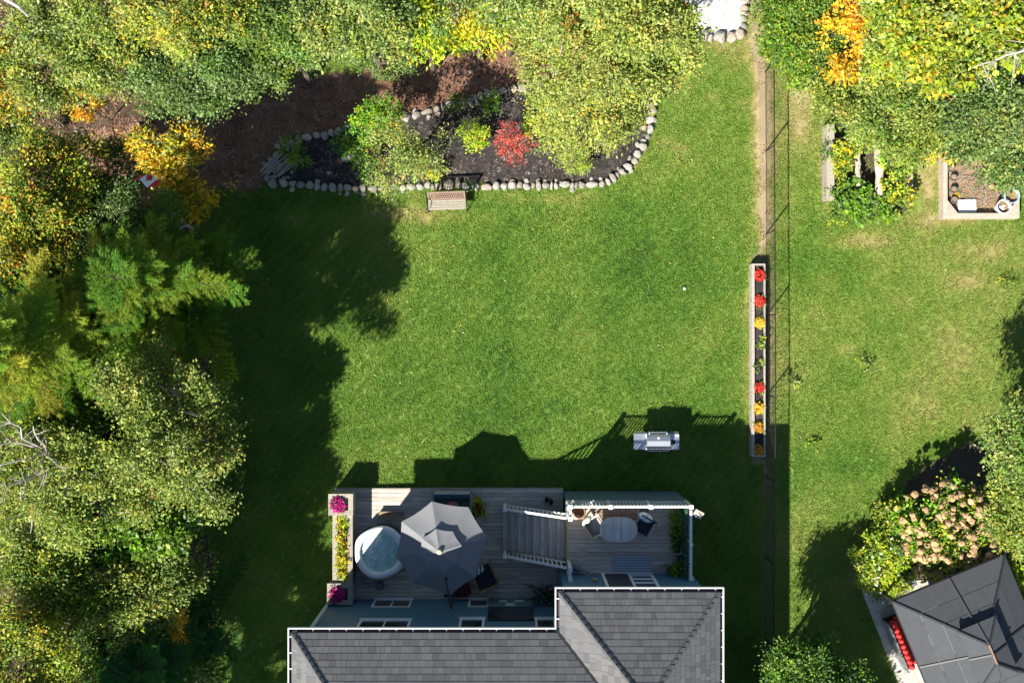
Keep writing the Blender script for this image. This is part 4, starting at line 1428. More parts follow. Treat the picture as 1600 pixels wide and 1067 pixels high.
# grey sticks stacked on the bed corner
t = thing('stick_pile', 'stack of weathered grey sticks laid across the bed corner stones', 'stick pile', P(435, 252))
rs2 = random.Random(2)
sm = MB().tube([(-.5, 0, 0), (0, .01, .005), (.5, 0, 0)], [.022, .025, .02], 6).mesh('stick', OLDWOOD)
for i in range(11):
    x, y = 418 + i * 3.1, 252 + i * 1.1 + rs2.uniform(-1, 1)
    ln = rs2.uniform(.75, 1.15) * (.85 if i in (0, 10) else 1)
    place(sm, 'stick', t, P(x + 4, y, .3) + Vector((0, 0, rs2.uniform(0, .05))), (0, rs2.uniform(-.08, .08), R(40) + rs2.uniform(-.12, .12)), (ln, 1, 1))

# ------------------------------------------------------------------ house
EZ = 5.0
house = thing('house', 'blue sided house with grey shingle hip roof and white gutters', 'house', (0, -11.5, 0))
WX0, WX1 = -6.15, 1.56      # left wing north wall
WY = -8.776
RX0, RX1, RY = 1.56, 5.80, -7.497


def lap_wall(p, q, z0, z1, nrm, step=.16):
    """lap siding: every board leans out at its foot"""
    mb = MB()
    p, q, nrm = Vector(p), Vector(q), Vector(nrm)
    z = z0
    while z < z1 - .01:
        zt = min(z + step, z1)
        a, b = p + nrm * .02, q + nrm * .02
        c, d = q + nrm * .004, p + nrm * .004
        vs = [(a.x, a.y, z), (b.x, b.y, z), (c.x, c.y, zt), (d.x, d.y, zt), (p.x, p.y, z), (q.x, q.y, z)]
        mb.add(vs, [(0, 1, 2, 3), (4, 5, 1, 0)])
        z = zt
    return mb


core = MB()
core.box(WX0, RX1, -17, WY, 0, EZ - .05)
core.box(RX0, RX1, WY + .001, RY, 0, EZ - .05)
core.build('wall_core', SIDING, house)
for nm, p, q, n in (('wall', (WX1, WY, 0), (WX0, WY, 0), (0, 1, 0)), ('wall', (RX1, RY, 0), (RX0, RY, 0), (0, 1, 0)), ('wall', (RX0, RY, 0), (RX0, WY, 0), (-1, 0, 0)), ('wall', (WX0, WY, 0), (WX0, -17, 0), (-1, 0, 0)),
                    ('wall', (RX1, -17, 0), (RX1, RY, 0), (1, 0, 0))):
    lap_wall(p, q, .05, EZ - .05, n).build('wall', SIDING, house)
cb = MB()
cb.box(WX0 - .05, WX0 + .06, WY - .06, WY + .05, 0, EZ - .05)
cb.build('corner_board', TRIM, house)
# soffit
so = MB()
so.prism([(-6.5, -8.43), (1.3, -8.43), (1.3, -7.25), (6.15, -7.25), (6.15, -17), (-6.5, -17)], EZ - .13, EZ - .09)
so.build('soffit', TRIM, house)

PN, PS, RH = .66, .75, 6.856
slopes = {
    'rn': ((1.256, -7.19), (6.206, -7.19), (3.731, -10.0)),
    'rw': ((1.256, -8.372), (1.256, -7.19), (3.731, -10.0), (3.731, -11.18)),
    're': ((6.206, -7.19), (6.206, -17), (3.731, -17), (3.731, -10.0)),
    'ln': ((-6.5625, -8.372), (1.256, -8.372), (3.731, -11.18), (-4.0875, -11.18)),
    'lw': ((-6.5625, -13.99), (-6.5625, -8.372), (-4.0875, -11.18)),
    'ls': ((1.256, -13.99), (-6.5625, -13.99), (-4.0875, -11.18), (3.731, -11.18)),
    'rw2': ((1.256, -17), (1.256, -13.99), (3.731, -11.18), (3.731, -17)),
}
upv = {'rn': (0, -1), 'rw': (1, 0), 're': (-1, 0), 'ln': (0, -1), 'lw': (1, 0), 'ls': (0, 1), 'rw2': (1, 0)}
pit = {'rn': PN, 'rw': PS, 're': PS, 'ln': PN, 'lw': PS, 'ls': PN, 'rw2': PS}


def clip(poly, a, b, c):
    """keep a*x+b*y >= c"""
    out = []
    n = len(poly)
    for i in range(n):
        p, q = poly[i], poly[(i + 1) % n]
        dp, dq = a * p[0] + b * p[1] - c, a * q[0] + b * q[1] - c
        if dp >= 0:
            out.append(p)
        if (dp >= 0) != (dq >= 0):
            t_ = dp / (dp - dq)
            out.append((p[0] + (q[0] - p[0]) * t_, p[1] + (q[1] - p[1]) * t_))
    return out


def clip_poly(poly, other):
    n = len(other)
    ar = sum(other[i][0] * other[(i + 1) % n][1] - other[(i + 1) % n][0] * other[i][1] for i in range(n))
    sgn = 1 if ar > 0 else -1
    for i in range(n):
        p, q = other[i], other[(i + 1) % n]
        nx, ny = -(q[1] - p[1]) * sgn, (q[0] - p[0]) * sgn
        poly = clip(poly, nx, ny, nx * p[0] + ny * p[1])
        if len(poly) < 3:
            return []
    return poly


roof_mb = MB()
shingle_polys = []
rsh = random.Random(77)
EDGE = .13
for key, poly in slopes.items():
    ux, uy = upv[key]
    p = pit[key]
    b0 = min(ux * x + uy * y for x, y in poly)
    zf = lambda x, y: EZ + p * (ux * x + uy * y - b0)
    base_poly = clip(list(poly), ux, uy, b0 + EDGE)
    roof_mb.prism(base_poly, [zf(x, y) - .10 for x, y in base_poly], [zf(x, y) - .012 for x, y in base_poly])
    if key in ('ls', 'rw2'):
        continue
    ax, ay = -uy, ux
    a_vals = [ax * x + ay * y for x, y in poly]
    amin, amax = min(a_vals), max(a_vals)
    bmax = max(ux * x + uy * y for x, y in poly) - b0
    e = .166
    j = 0
    while EDGE + j * e < bmax:
        s0, s1 = EDGE + j * e, EDGE + (j + 1) * e
        if key in ('rn', 'ln') and (b0 + s0) > 10.7:
            break
        a = amin - rsh.uniform(0, .3)
        while a < amax:
            w = rsh.choice((.13, .18, .22, .27, .33))
            corners = []
            for aa, bb in ((a, s0), (a + w - .006, s0), (a + w - .006, s1 + .02), (a, s1 + .02)):
                corners.append((ax * aa + ux * (b0 + bb), ay * aa + uy * (b0 + bb)))
            a += w
            pl = clip_poly(corners, list(poly))
            if len(pl) < 3:
                continue
            if max(y for x, y in pl) < -10.45:
                continue
            ar = abs(sum(pl[i][0] * pl[(i + 1) % len(pl)][1] - pl[(i + 1) % len(pl)][0] * pl[i][1] for i in range(len(pl)))) / 2
            if ar < .003:
                continue
            zb = [zf(x, y) - .011 for x, y in pl]
            zt = [zf(x, y) + .010 - .008 * ((ux * x + uy * y - b0 - s0) / e) for x, y in pl]
            tone = rsh.choice((.3, .42, .5, .5, .55, .6)) + rsh.uniform(-.06, .06)
            shingle_polys.append((ar, pl, zb, zt, tone))
        j += 1
roof = roof_mb.build('roof', ROOFDARK, house)


def add_tone(me, vals):
    a = me.attributes.new('tone', 'FLOAT', 'POINT')
    a.data.foreach_set('value', np.asarray(vals, np.float32))


order = sorted(range(len(shingle_polys)), key=lambda i: -shingle_polys[i][0])
chosen = set(order[:270])
rest, rest_t = MB(), []
for i, (ar, pl, zb, zt, tone) in enumerate(shingle_polys):
    if i in chosen:
        mb = MB().prism(pl, zb, zt)
        c = (sum(x for x, y in pl) / len(pl), sum(y for x, y in pl) / len(pl), zb[0])
        o = mb.build('shingle', SHINGLE, roof, own=c)
        add_tone(o.data, [tone] * len(mb.v))
    else:
        n0 = len(rest.v)
        rest.prism(pl, zb, zt)
        rest_t += [tone] * (len(rest.v) - n0)
o = rest.build('shingle_field', SHINGLE, roof)
add_tone(o.data, rest_t)
o['kind'] = 'stuff'


def hip_caps(a, b, slope_l, slope_r, n0=None):
    a, b = Vector(a), Vector(b)
    L = (b - a).length
    d = (b - a).normalized()
    n = int(L / .2)
    for i in range(n):
        p = a + d * (i * .2)
        if p.y < -10.5:
            break
        q = a + d * (i * .2 + .24)
        wl, wr = Vector(slope_l) * .12, Vector(slope_r) * .12
        t0, t1 = .045, .026
        up = Vector((0, 0, 1))
        vs = [p + wl + up * (t0 * .8), p + up * (t0 + .012), p + wr + up * (t0 * .8), q + wl + up * t1 * .8, q + up * (t1 + .008), q + wr + up * t1 * .8,
              p + wl - up * .01, p - up * .01, p + wr - up * .01]
        fs = [(0, 1, 4, 3), (1, 2, 5, 4), (6, 7, 1, 0), (7, 8, 2, 1)]
        mb = MB().add(vs, fs)
        o = mb.build('ridge_cap', SHINGLE, roof, own=p)
        add_tone(o.data, [random.uniform(.15, .4)] * 9)


# offsets perpendicular-ish to each hip, lying on the slopes
hip_caps((1.256 + .11, -7.19 - .125, EZ + .0825), (3.731, -10.0, RH), Vector((0, -1, -0.0)) * .9, Vector((1, 0, 0)) * .9)
hip_caps((6.206 - .11, -7.19 - .125, EZ + .0825), (3.731, -10.0, RH), Vector((-1, 0, 0)) * .9, Vector((0, -1, 0)) * .9)
hip_caps((-6.5625 + .11, -8.372 - .125, EZ + .0825), (-4.0875, -11.18, RH), Vector((0, -1, 0)) * .9, Vector((1, 0, 0)) * .9)
vf = MB()
a, b = Vector((1.256 + .08, -8.372 - .09, EZ + .06)), Vector((3.731, -11.18, RH))
vf.bar(a + Vector((0, 0, .02)), b + Vector((0, 0, .02)), .13, .012)
vf.build('valley_flashing', BLACKMETAL, roof)


def gutter(p, q, nrm, miter0=0, miter1=0):
    """white lip outside, dark trough, back against the fascia; hangers across"""
    p, q, n = Vector(p), Vector(q), Vector(nrm)
    d = (q - p).normalized()
    up = Vector((0, 0, 1))
    mb = MB()
    mb.bar(p - n * .018 + up * .0, q - n * .018, .036, .12)
    g = mb.build('gutter', WHITE, house)
    MB().bar(p - n * .085 - up * .03 + d * .01, q - n * .085 - up * .03 - d * .01, .095, .02).build('trough', GUTDARK, g)
    L = (q - p).length
    m = max(1, round(L / .48))
    hm = None
    for i in range(m):
        c = p + d * ((i + .5) * L / m) - n * .082 + up * .035
        if hm is None:
            hm = MB().bar((-n.x * .048, -n.y * .048, 0), (n.x * .048, n.y * .048, 0), .03, .012).mesh('hanger', WHITE)
        place(hm, 'hanger', g, c)


gz = EZ - .02
gutter((-6.5625, -8.372, gz), (1.256, -8.372, gz), (0, 1, 0))
gutter((1.256, -8.41, gz), (1.256, -7.226, gz), (-1, 0, 0))
gutter((1.256, -7.19, gz), (6.206, -7.19, gz), (0, 1, 0))
gutter((6.206, -7.226, gz), (6.206, -17, gz), (1, 0, 0))
gutter((-6.5625, -8.408, gz), (-6.5625, -14.0, gz), (-1, 0, 0))


def window(x0, x1, y, z0, z1, panes, t=.07):
    mb = MB()
    o_ = .05
    mb.box(x0, x1, y + .021, y + o_, z0, z0 + t)
    mb.box(x0, x1, y + .021, y + o_, z1 - t, z1)
    mb.box(x0, x0 + t, y + .021, y + o_, z0 + t, z1 - t)
    mb.box(x1 - t, x1, y + .021, y + o_, z0 + t, z1 - t)
    w = mb.build('window', TRIM, house)
    n = panes
    for i in range(n):
        a = x0 + t + (x1 - x0 - 2 * t) * i / n
        b = x0 + t + (x1 - x0 - 2 * t) * (i + 1) / n
        MB().box(a + .012, b - .012, y + .022, y + .030, z0 + t, z1 - t).build('pane', GLASS, w)
        if i:
            MB().box(a - .022, a + .022, y + .021, y + .045, z0 + t, z1 - t).build('mullion', TRIM, w)
    MB().box(x0 - .03, x1 + .03, y + .021, y + .09, z0 - .05, z0 - .001).build('sill', TRIM, w)
    return w


kx = lambda px, h: (px - 800) * kk(h)
window(kx(583, .7), kx(643, .7), WY, .28, 1.25, 2)
window(kx(732, .7), kx(764, .7), WY, .28, 1.2, 1)
window(kx(562, 3), kx(642, 3), WY, 2.85, 4.4, 2)
window(kx(718, 3), kx(757, 3), WY, 2.7, 4.4, 1)
window(kx(836, 3), kx(868, 3), WY, 2.7, 4.4, 1)
# basement glass door; reflections in the glass painted as a teal panel and white strips
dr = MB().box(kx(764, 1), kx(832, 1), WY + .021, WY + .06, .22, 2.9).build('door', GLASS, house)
MB().box(kx(763, 1) - .01, kx(832, 1) + .01, WY + .061, WY + .085, .22, 1.35).build('glass_reflection', TEAL, dr)
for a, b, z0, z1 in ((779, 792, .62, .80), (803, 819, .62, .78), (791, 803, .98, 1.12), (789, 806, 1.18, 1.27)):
    MB().box(kx(a, .7), kx(b, .7), WY + .086, WY + .105, z0, z1).build('reflection_strip', WHITE, dr)
# sliding patio door on the upper deck
sx0, sx1 = 2.86, 4.50
sd = MB()
for bx in ((sx0, sx0 + .09, 2.03, 4.15), (sx1 - .09, sx1, 2.03, 4.15), (sx0 + .09, sx1 - .09, 4.06, 4.15), (sx0 + .09, sx1 - .09, 2.03, 2.11), ((sx0 + sx1) / 2 + .02, (sx0 + sx1) / 2 + .10, 2.11, 4.06)):
    sd.box(bx[0], bx[1], RY + .021, RY + .07, bx[2], bx[3])
sdo = sd.build('patio_door', TRIM, house)
MB().box(sx0 + .09, (sx0 + sx1) / 2 + .02, RY + .022, RY + .05, 2.11, 4.06).build('screen', SCREEN, sdo)
MB().box((sx0 + sx1) / 2 + .10, sx1 - .09, RY + .022, RY + .035, 2.11, 4.06).build('pane', GLASS, sdo)
for k in range(3):
    MB().box((sx0 + sx1) / 2 + .10, sx1 - .09, RY + .036, RY + .045, 2.2 + k * .5, 2.42 + k * .5).build('blind', BLIND, sdo)

# ------------------------------------------------------------------ decks
DZ, UZ = .2, 2.0
deck = thing('lower_deck', 'low weathered grey deck along the back of the house', 'deck', (-2.2, -6.9, 0))
DX0, DX1, DY0, DY1 = -6.02, 1.74, -8.75, -5.013
MB().box(DX0 + .05, DX1 - .02, DY0, DY1 - .05, 0, DZ - .035).build('deck_frame', BROWNW, deck)
rd = random.Random(12)
bw = .14
y = DY1
while y - bw > DY0 - .1:
    x = DX0
    cuts = [DX0] + sorted(rd.sample([-4.6, -3.4, -2.2, -1.0, .2], 2)) + [DX1]
    for c0, c1 in zip(cuts, cuts[1:]):
        cx, cy = (c0 + c1) / 2, y - bw / 2
        MB().box(c0 + .003, c1 - .003, max(y - bw + .008, DY0), y, DZ - .03, DZ + rd.uniform(-.003, .003)).build('deck_board', DECK, deck, own=(cx, cy, DZ - .03))
    y -= bw
MB().box(DX0, DX1, DY1 + .002, DY1 + .03, .02, DZ - .005).build('fascia', OLDWOOD, deck)

upd = thing('upper_deck', 'raised upper deck with white railings beside the patio door', 'deck', (3.7, -6.3, 0))
UX0, UX1, UY0, UY1 = 1.76, 5.62, RY + .025, -5.10
MB().box(UX0 + .04, UX1 - .04, UY0, UY1 - .04, UZ - .25, UZ - .035).build('deck_frame', BROWNW, upd)
y = UY1
while y - bw > UY0 - .12:
    cuts = [UX0, rd.choice([2.9, 3.3, 3.9, 4.4]), UX1]
    for c0, c1 in zip(cuts, cuts[1:]):
        MB().box(c0 + .003, c1 - .003, max(y - bw + .008, UY0), y, UZ - .03, UZ + rd.uniform(-.003, .003)).build('deck_board', DECK, upd, own=((c0 + c1) / 2, y, UZ - .03))
    y -= bw
for x in (UX0 + .06, 3.05, 4.35, UX1 - .06):
    MB().box(x - .06, x + .06, UY1 - .17, UY1 - .05, 0, UZ - .26).build('post', TEAL, upd)
for z in (.02, .38, .74, 1.10, 1.46):
    MB().box(UX0, UX1, UY1 - .04, UY1 - .012, z, z + .30).build('skirt_board', TEAL, upd)
MB().box(UX0, UX1, UY1 + .002, UY1 + .03, UZ - .24, UZ - .01).build('fascia', TEAL, upd)
MB().box(UX0 - .03, UX0 - .002, UY0, UY1, UZ - .24, UZ - .01).build('fascia', TEAL, upd)
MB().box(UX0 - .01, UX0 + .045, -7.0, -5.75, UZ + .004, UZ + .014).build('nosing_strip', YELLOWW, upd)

BAL = MB().box(-.017, .017, -.017, .017, 0, 1).mesh('baluster', WHITE)


def railing(owner, a, b, h=1.02, posts=2, spacing=.105, label=None, name='railing', skip_post=()):
    """posts, two rails and balusters between two floor points (slopes with the stair)"""
    a, b = Vector(a), Vector(b)
    d = b - a
    flat = Vector((d.x, d.y, 0))
    t = MB()
    rail = thing(name, label, 'railing', a) if owner is None else owner
    for i in range(posts):
        q = a.lerp(b, i / (posts - 1))
        if i in skip_post:
            continue
        pm = MB().box(q.x - .05, q.x + .05, q.y - .05, q.y + .05, q.z, q.z + h + .06)
        pm.box(q.x - .066, q.x + .066, q.y - .066, q.y + .066, q.z + h + .061, q.z + h + .09)
        pm.build('post', WHITE, rail)
    up = Vector((0, 0, 1))
    MB().bar(a + up * (h - .02), b + up * (h - .02), .075, .05).build('top_rail', WHITE, rail)
    MB().bar(a + up * .10, b + up * .10, .05, .05).build('bottom_rail', WHITE, rail)
    n = int(flat.length / spacing)
    for i in range(1, n):
        q = a.lerp(b, i / n)
        if any(abs(i / n - k / (posts - 1)) * flat.length < .07 for k in range(posts)):
            continue
        place(BAL, 'baluster', rail, q + up * .125, (0, 0, 0), (1, 1, h - .17))
    return rail


RG = 'white railings of the upper deck and its stair'
r1 = railing(None, (UX0 + .06, UY1 - .06, UZ), (UX1 - .03, UY1 - .06, UZ), posts=4, label='long white baluster railing along the lawn side of the upper deck')
r2 = railing(None, (UX1 - .03, UY1 - .17, UZ), (UX1 - .03, UY0 + .08, UZ), posts=2, label='white railing at the ivy covered end of the upper deck', skip_post=(0,))
MB().box(UX1 - .08, UX1 + .02, -6.4, -6.3, UZ, UZ + 1.08).build('post', WHITE, r2)
r3 = railing(None, (UX0 + .06, UY1 - .17, UZ), (UX0 + .06, -5.53, UZ), posts=2, label='short white railing from the deck corner to the stair top', skip_post=(0,))
r4 = railing(None, (UX0 + .06, -7.09, UZ), (UX0 + .06, UY0 + .06, UZ), posts=2, label='short white railing between the stair top and the house wall', skip_post=())
# stair
stair = thing('stair', 'weathered wooden stair of wide treads rising to the upper deck', 'stair', (.75, -6.4, 0))
nst = 8
run = .25
x_top = UX0 - .035
for i in range(nst):
    z = UZ - (i + 1) * .2
    xa = x_top - (i + 1) * run
    for k in range(2):
        MB().box(xa + k * .127 - .02, xa + k * .127 + .10, -7.02, -5.60, z - .03, z + random.uniform(-.002, .002)).build('tread', TREADW, stair, own=(xa, -6.3, z))
    MB().box(xa + run - .022, xa + run - .005, -7.0, -5.62, z + .002, z + .168).build('riser', OLDWOOD, stair)
for yy in (-5.585, -7.045):
    MB().bar((x_top - nst * run, yy, .26), (x_top, yy, UZ - .16), .035, .22).build('stringer', OLDWOOD, stair)
railing(None, (x_top - nst * run + .04, -5.535, .22), (x_top - .02, -5.535, UZ - .02), h=.95, posts=2, spacing=.13, label='white sloping railing on the lawn side of the stair', name='stair_railing', skip_post=(1,))
railing(None, (x_top - nst * run + .04, -7.09, .22), (x_top - .02, -7.09, UZ - .02), h=.95, posts=2, spacing=.13, label='white sloping railing on the house side of the stair', name='stair_railing', skip_post=(1,))

# ------------------------------------------------------------------ planters at the left end of the deck
def mum(name, label, w, r, cols, seed, group=None, leafy=True):
    w = Vector(w)
    t = thing(name, label, 'flower', w, group)
    rq = np.random.default_rng(seed)
    n = int(260 * (r / .25) ** 1.5)
    d = rq.normal(size=(n, 3))
    d /= np.linalg.norm(d, axis=1)[:, None]
    d[:, 2] = np.abs(d[:, 2])
    lump = 1 + .12 * np.sin(d[:, 0] * 7 + seed) * np.sin(d[:, 1] * 8)
    pos = np.array(w) + d * (r * lump * rq.uniform(.86, 1.04, n))[:, None] * np.array([1, 1, .75]) + np.array([0, 0, r * .25])
    petal_part('blooms', t, pos, .085, .06, cols, seed)
    V, F, C_ = foliage([((w.x, w.y, w.z + r * .15), r * .93)], [('green', 1), ('deep', 1)], density=150, L=.06, W=.035, per=8, spray=.1, gap=-5, seed=seed, shell=.7, flat=.7)
    o = bpy.data.objects.new('leaves', arrays_mesh('leaves', V - np.array(w), F, LEAF, C_))
    link(o, t)
    return t


MAG = [(.45, .012, .20), (.55, .03, .27), (.32, .01, .14)]
REDF = [(.60, .02, .015), (.50, .015, .012), (.7, .06, .03)]
YEL = [(.72, .45, .02), (.65, .38, .015), (.75, .52, .06)]
ORA = [(.62, .32, .02), (.55, .25, .02), (.45, .22, .03)]


def wood_box(owner, x0, x1, y0, y1, z0, z1, rim, m, fill, fz):
    """open box: four board sides, a cap rim and earth inside"""
    t = .04
    for a in ((x0, x1, y1 - t, y1), (x0, x1, y0, y0 + t), (x0, x0 + t, y0 + t, y1 - t), (x1 - t, x1, y0 + t, y1 - t)):
        MB().box(*a, z0, z1).build('side_board', m, owner)
    if rim:
        e = .03
        for a in ((x0 - e, x1 + e, y1 - rim + e, y1 + e), (x0 - e, x1 + e, y0 - e, y0 + rim - e), (x0 - e, x0 + rim - e, y0 + rim - e + .002, y1 - rim + e - .002), (x1 - rim + e, x1 + e, y0 + rim - e + .002, y1 - rim + e - .002)):
            MB().box(*a, z1 + .001, z1 + .031).build('rim_board', m, owner)
    MB().box(x0 + t + .001, x1 - t - .001, y0 + t + .001, y1 - t - .001, z0 + .02, fz).build('earth', fill, owner)


PB = 'square wooden pedestal planters at the deck end'
for (x0, x1, y0, y1, lb, mpx, ml) in ((-6.05, -5.29, -5.72, -5.07, 'square timber planter box at the lawn corner of the deck', (528, 789), 'magenta chrysanthemum mound in the lawn corner planter'),
                                      (-6.09, -5.31, -8.68, -8.03, 'square timber planter box against the house wall', (526, 929), 'magenta chrysanthemum mound in the planter by the house wall')):
    pb = thing('planter_box', lb, 'planter', ((x0 + x1) / 2, (y0 + y1) / 2, DZ), PB)
    wood_box(pb, x0, x1, y0, y1, DZ + .004 if x0 > DX0 else .01, 1.08, .16, OLDWOOD, SOIL, 1.0)
    c = P(mpx[0], mpx[1], 1.2)
    mum('chrysanthemum', ml, (c.x, c.y, 1.0), .27, MAG, 5 + int(y0 * -3), 'magenta chrysanthemums')
lp = thing('planter_box', 'long timber planter filled with yellow leaved plants between the two square boxes', 'planter', (-5.6, -6.9, DZ))
wood_box(lp, -5.93, -5.32, -7.995, -5.75, DZ + .004, .98, .17, OLDWOOD, SOIL, .92)
for i in range(9):
    y = -5.92 - i * .235
    V, F, C_ = foliage([((-5.66, y, 1.02), .13)], [('limegold', 2), ('yg', 1.4), ('gold', .7)], density=400, L=.075, W=.045, per=9, spray=.1, gap=-5, seed=300 + i, shell=.3)
    t = thing('bedding_plant', ('first', 'second', 'third', 'fourth', 'fifth', 'sixth', 'seventh', 'eighth', 'ninth and last')[i] + ' yellow bedding plant from the lawn end of the long deck planter', 'plant', (-5.66, y, .92), 'yellow bedding plants in the long planter')
    link(bpy.data.objects.new('foliage', arrays_mesh('foliage', V - np.array((-5.66, y, .92)), F, LEAF, C_)), t)
    MB().tube([(-5.66, y, .9), (-5.66, y, 1.05)], .012, 5).build('stem', BARK, t)

# ------------------------------------------------------------------ hot tub
TC = P(594, 863, .85)
tub = thing('hot_tub', 'round white rimmed hot tub of bubbling pale blue water', 'hot tub', (TC.x, TC.y, DZ))


def squircle(r, n=44, e=2.3):
    out = []
    for i in range(n):
        a = 2 * math.pi * i / n
        c, s = math.cos(a), math.sin(a)
        k = (abs(c) ** e + abs(s) ** e) ** (-1 / e)
        b = a + R(22)
        out.append((r * k * math.cos(b), r * k * math.sin(b)))
    return out


def ring_surface(mb, prof, n=44):
    base = len(mb.v)
    for r, z in prof:
        for x, y in squircle(r, n):
            mb.v.append((TC.x + x, TC.y + y, z))
    for i in range(len(prof) - 1):
        for j in range(n):
            a, b = base + i * n + j, base + i * n + (j + 1) % n
            mb.f.append((a, b, b + n, a + n))


mb = MB()
ring_surface(mb, [(.84, DZ + .005), (.87, .35), (.87, .72), (.83, .84)])
mb.build('tub_wall', TUBSIDE, tub, smooth=True)
mb = MB()
ring_surface(mb, [(.83, .78), (.865, .83), (.85, .89), (.78, .925), (.69, .92), (.64, .88), (.63, .80), (.63, .6)])
mb.build('rim', TUBRIM, tub, smooth=True)
mb = MB()
ring_n = 44
ring_surface(mb, [(.645, .78), (.4, .785), (.15, .785)])
c0 = len(mb.v)
mb.v.append((TC.x, TC.y, .785))
for j in range(44):
    mb.f.append((2 * 44 + j, 2 * 44 + (j + 1) % 44, c0))
mb.build('water', WATER, tub, smooth=True)
mb = MB()
foam = random.Random(9)
for k in range(150):
    a, q = foam.uniform(1.7, 4.2), foam.uniform(.25, .62)
    mb.ball((TC.x + q * math.cos(a), TC.y + q * math.sin(a), .79), (foam.uniform(.012, .035),) * 2 + (.012,), 1)
fo = mb.build('foam', TUBRIM, tub)
fo['kind'] = 'stuff'
t = thing('hot_tub_pump', 'grey hot tub pump with looped hose on the deck below the tub', 'pump', P(590, 911, .2))
q = P(594, 914, .3)
MB().lathe((q.x, q.y, DZ), [(.13, 0.004), (.14, .1), (.13, .28), (.09, .33)], 16).build('pump_body', GREYPOT, t, smooth=True)
pts_ = [P(578 + 10 * math.cos(a) - a * .6, 906 + 5 * math.sin(a), .24) for a in np.linspace(0, 9, 24)]
MB().tube(pts_, .02, 6).build('hose', GREYMETAL, t, smooth=True)
t = thing('step', 'low wooden step on the lawn side of the hot tub', 'step', P(611, 804, .2))
a, b = P(592, 799, .4), P(630, 809, .4)
for k in range(2):
    y1 = a.y - k * .12
    MB().box(a.x, b.x, y1 - .11, y1, .38, .41).build('tread', BROWNW, t)
for x in (a.x + .03, b.x - .07):
    MB().box(x, x + .04, a.y - .22, a.y, DZ + .004, .379).build('side_board', BROWNW, t)

# ------------------------------------------------------------------ cantilever umbrella
rim_px = [(674.9, 783), (731.8, 792), (761.8, 839), (742.8, 902), (703, 930.6), (644.9, 911.7), (618, 869), (627.5, 814.7)]
RZ, PZ = 2.40, 2.98
rim = [P(a, b, RZ) for a, b in rim_px]
peak = P(687, 860.5, PZ)
um = thing('patio_umbrella', 'large grey octagonal cantilever umbrella over the lower deck', 'umbrella', (peak.x, peak.y, DZ))


def gore(a, b, c0, c1, sag, n=5, m=6, drop=0.0):
    """cloth panel from rim edge a-b to ring edge c0-c1, sagging between the ribs"""
    mb = MB()
    for i in range(m + 1):
        t_ = i / m
        p, q = a.lerp(c0, t_), b.lerp(c1, t_)
        for j in range(n + 1):
            s_ = j / n
            v = p.lerp(q, s_)
            inward = (c0.lerp(c1, .5) - a.lerp(b, .5))
            inward.z = 0
            v = v + inward.normalized() * (sag * .9 * math.sin(math.pi * s_) * (1 - t_))
            v.z -= sag * math.sin(math.pi * s_) * math.sin(math.pi * min(1, t_ + .2)) * .8
            mb.v.append(tuple(v))
    for i in range(m):
        for j in range(n):
            a_ = i * (n + 1) + j
            mb.f.append((a_, a_ + 1, a_ + n + 2, a_ + n + 1))
    return mb


ring_t = .62
inner = [r_.lerp(peak, ring_t) for r_ in rim]
inner_top = [r_.lerp(peak, .54) + Vector((0, 0, .12)) for r_ in rim]
cap_peak = peak + Vector((0, 0, .10))
for i in range(8):
    j = (i + 1) % 8
    gore(rim[i], rim[j], inner[i], inner[j], .05).build('canopy_panel', CANVAS, um, smooth=True)
    gore(inner_top[i], inner_top[j], cap_peak, cap_peak + Vector((.001, .001, 0)), .03).build('vent_panel', CANVAS, um, smooth=True)
    MB().bar(rim[i] - Vector((0, 0, .02)), peak - Vector((0, 0, .05)), .02, .02).build('rib', BLACKMETAL, um)
    MB().bar(rim[i] - Vector((0, 0, .03)), rim[j] - Vector((0, 0, .03)), .006, .05).build('valance', CANVAS, um) if False else None
MB().lathe((peak.x, peak.y, peak.z + .09), [(.085, 0), (.09, .03), (.065, .08), (.02, .09)], 12).build('finial', mat('cream_finial', (.6, .56, .35), .5, .1), um, smooth=True)
mast = P(705, 949, 2.95)
mast.z = 0
MB().tube([(mast.x, mast.y, DZ + .05), (mast.x, mast.y, 3.0)], .035, 8).build('mast', BLACKMETAL, um)
arm_end = P(697, 904, 2.9)
MB().tube([(mast.x, mast.y, 2.98), tuple(arm_end + Vector((0, 0, .03)))], .028, 8).build('arm', BLACKMETAL, um)
MB().lathe((arm_end.x, arm_end.y, arm_end.z - .05), [(.05, 0), (.07, .05), (.06, .12)], 10).build('hub', BLACKMETAL, um)
MB().tube([tuple(arm_end - Vector((0, 0, .55))), tuple(peak + Vector((0, 0, -.25)))], .025, 6).build('strut', BLACKMETAL, um)
MB().box(mast.x - .4, mast.x + .4, mast.y - .33, mast.y + .33, DZ + .004, DZ + .07).build('base_plate', BLACKMETAL, um)


# ------------------------------------------------------------------ lower deck furniture
def cushion(mb, x0, x1, y0, y1, z0, z1, rz=0, about=None, puff=.02):
    mb.box(x0, x1, y0, y1, z0, z1 - puff, rz, about)
    w = min(x1 - x0, y1 - y0) * .12
    mb.box(x0 + w, x1 - w, y0 + w, y1 - w, z1 - puff + .0005, z1, rz, about)
    return mb


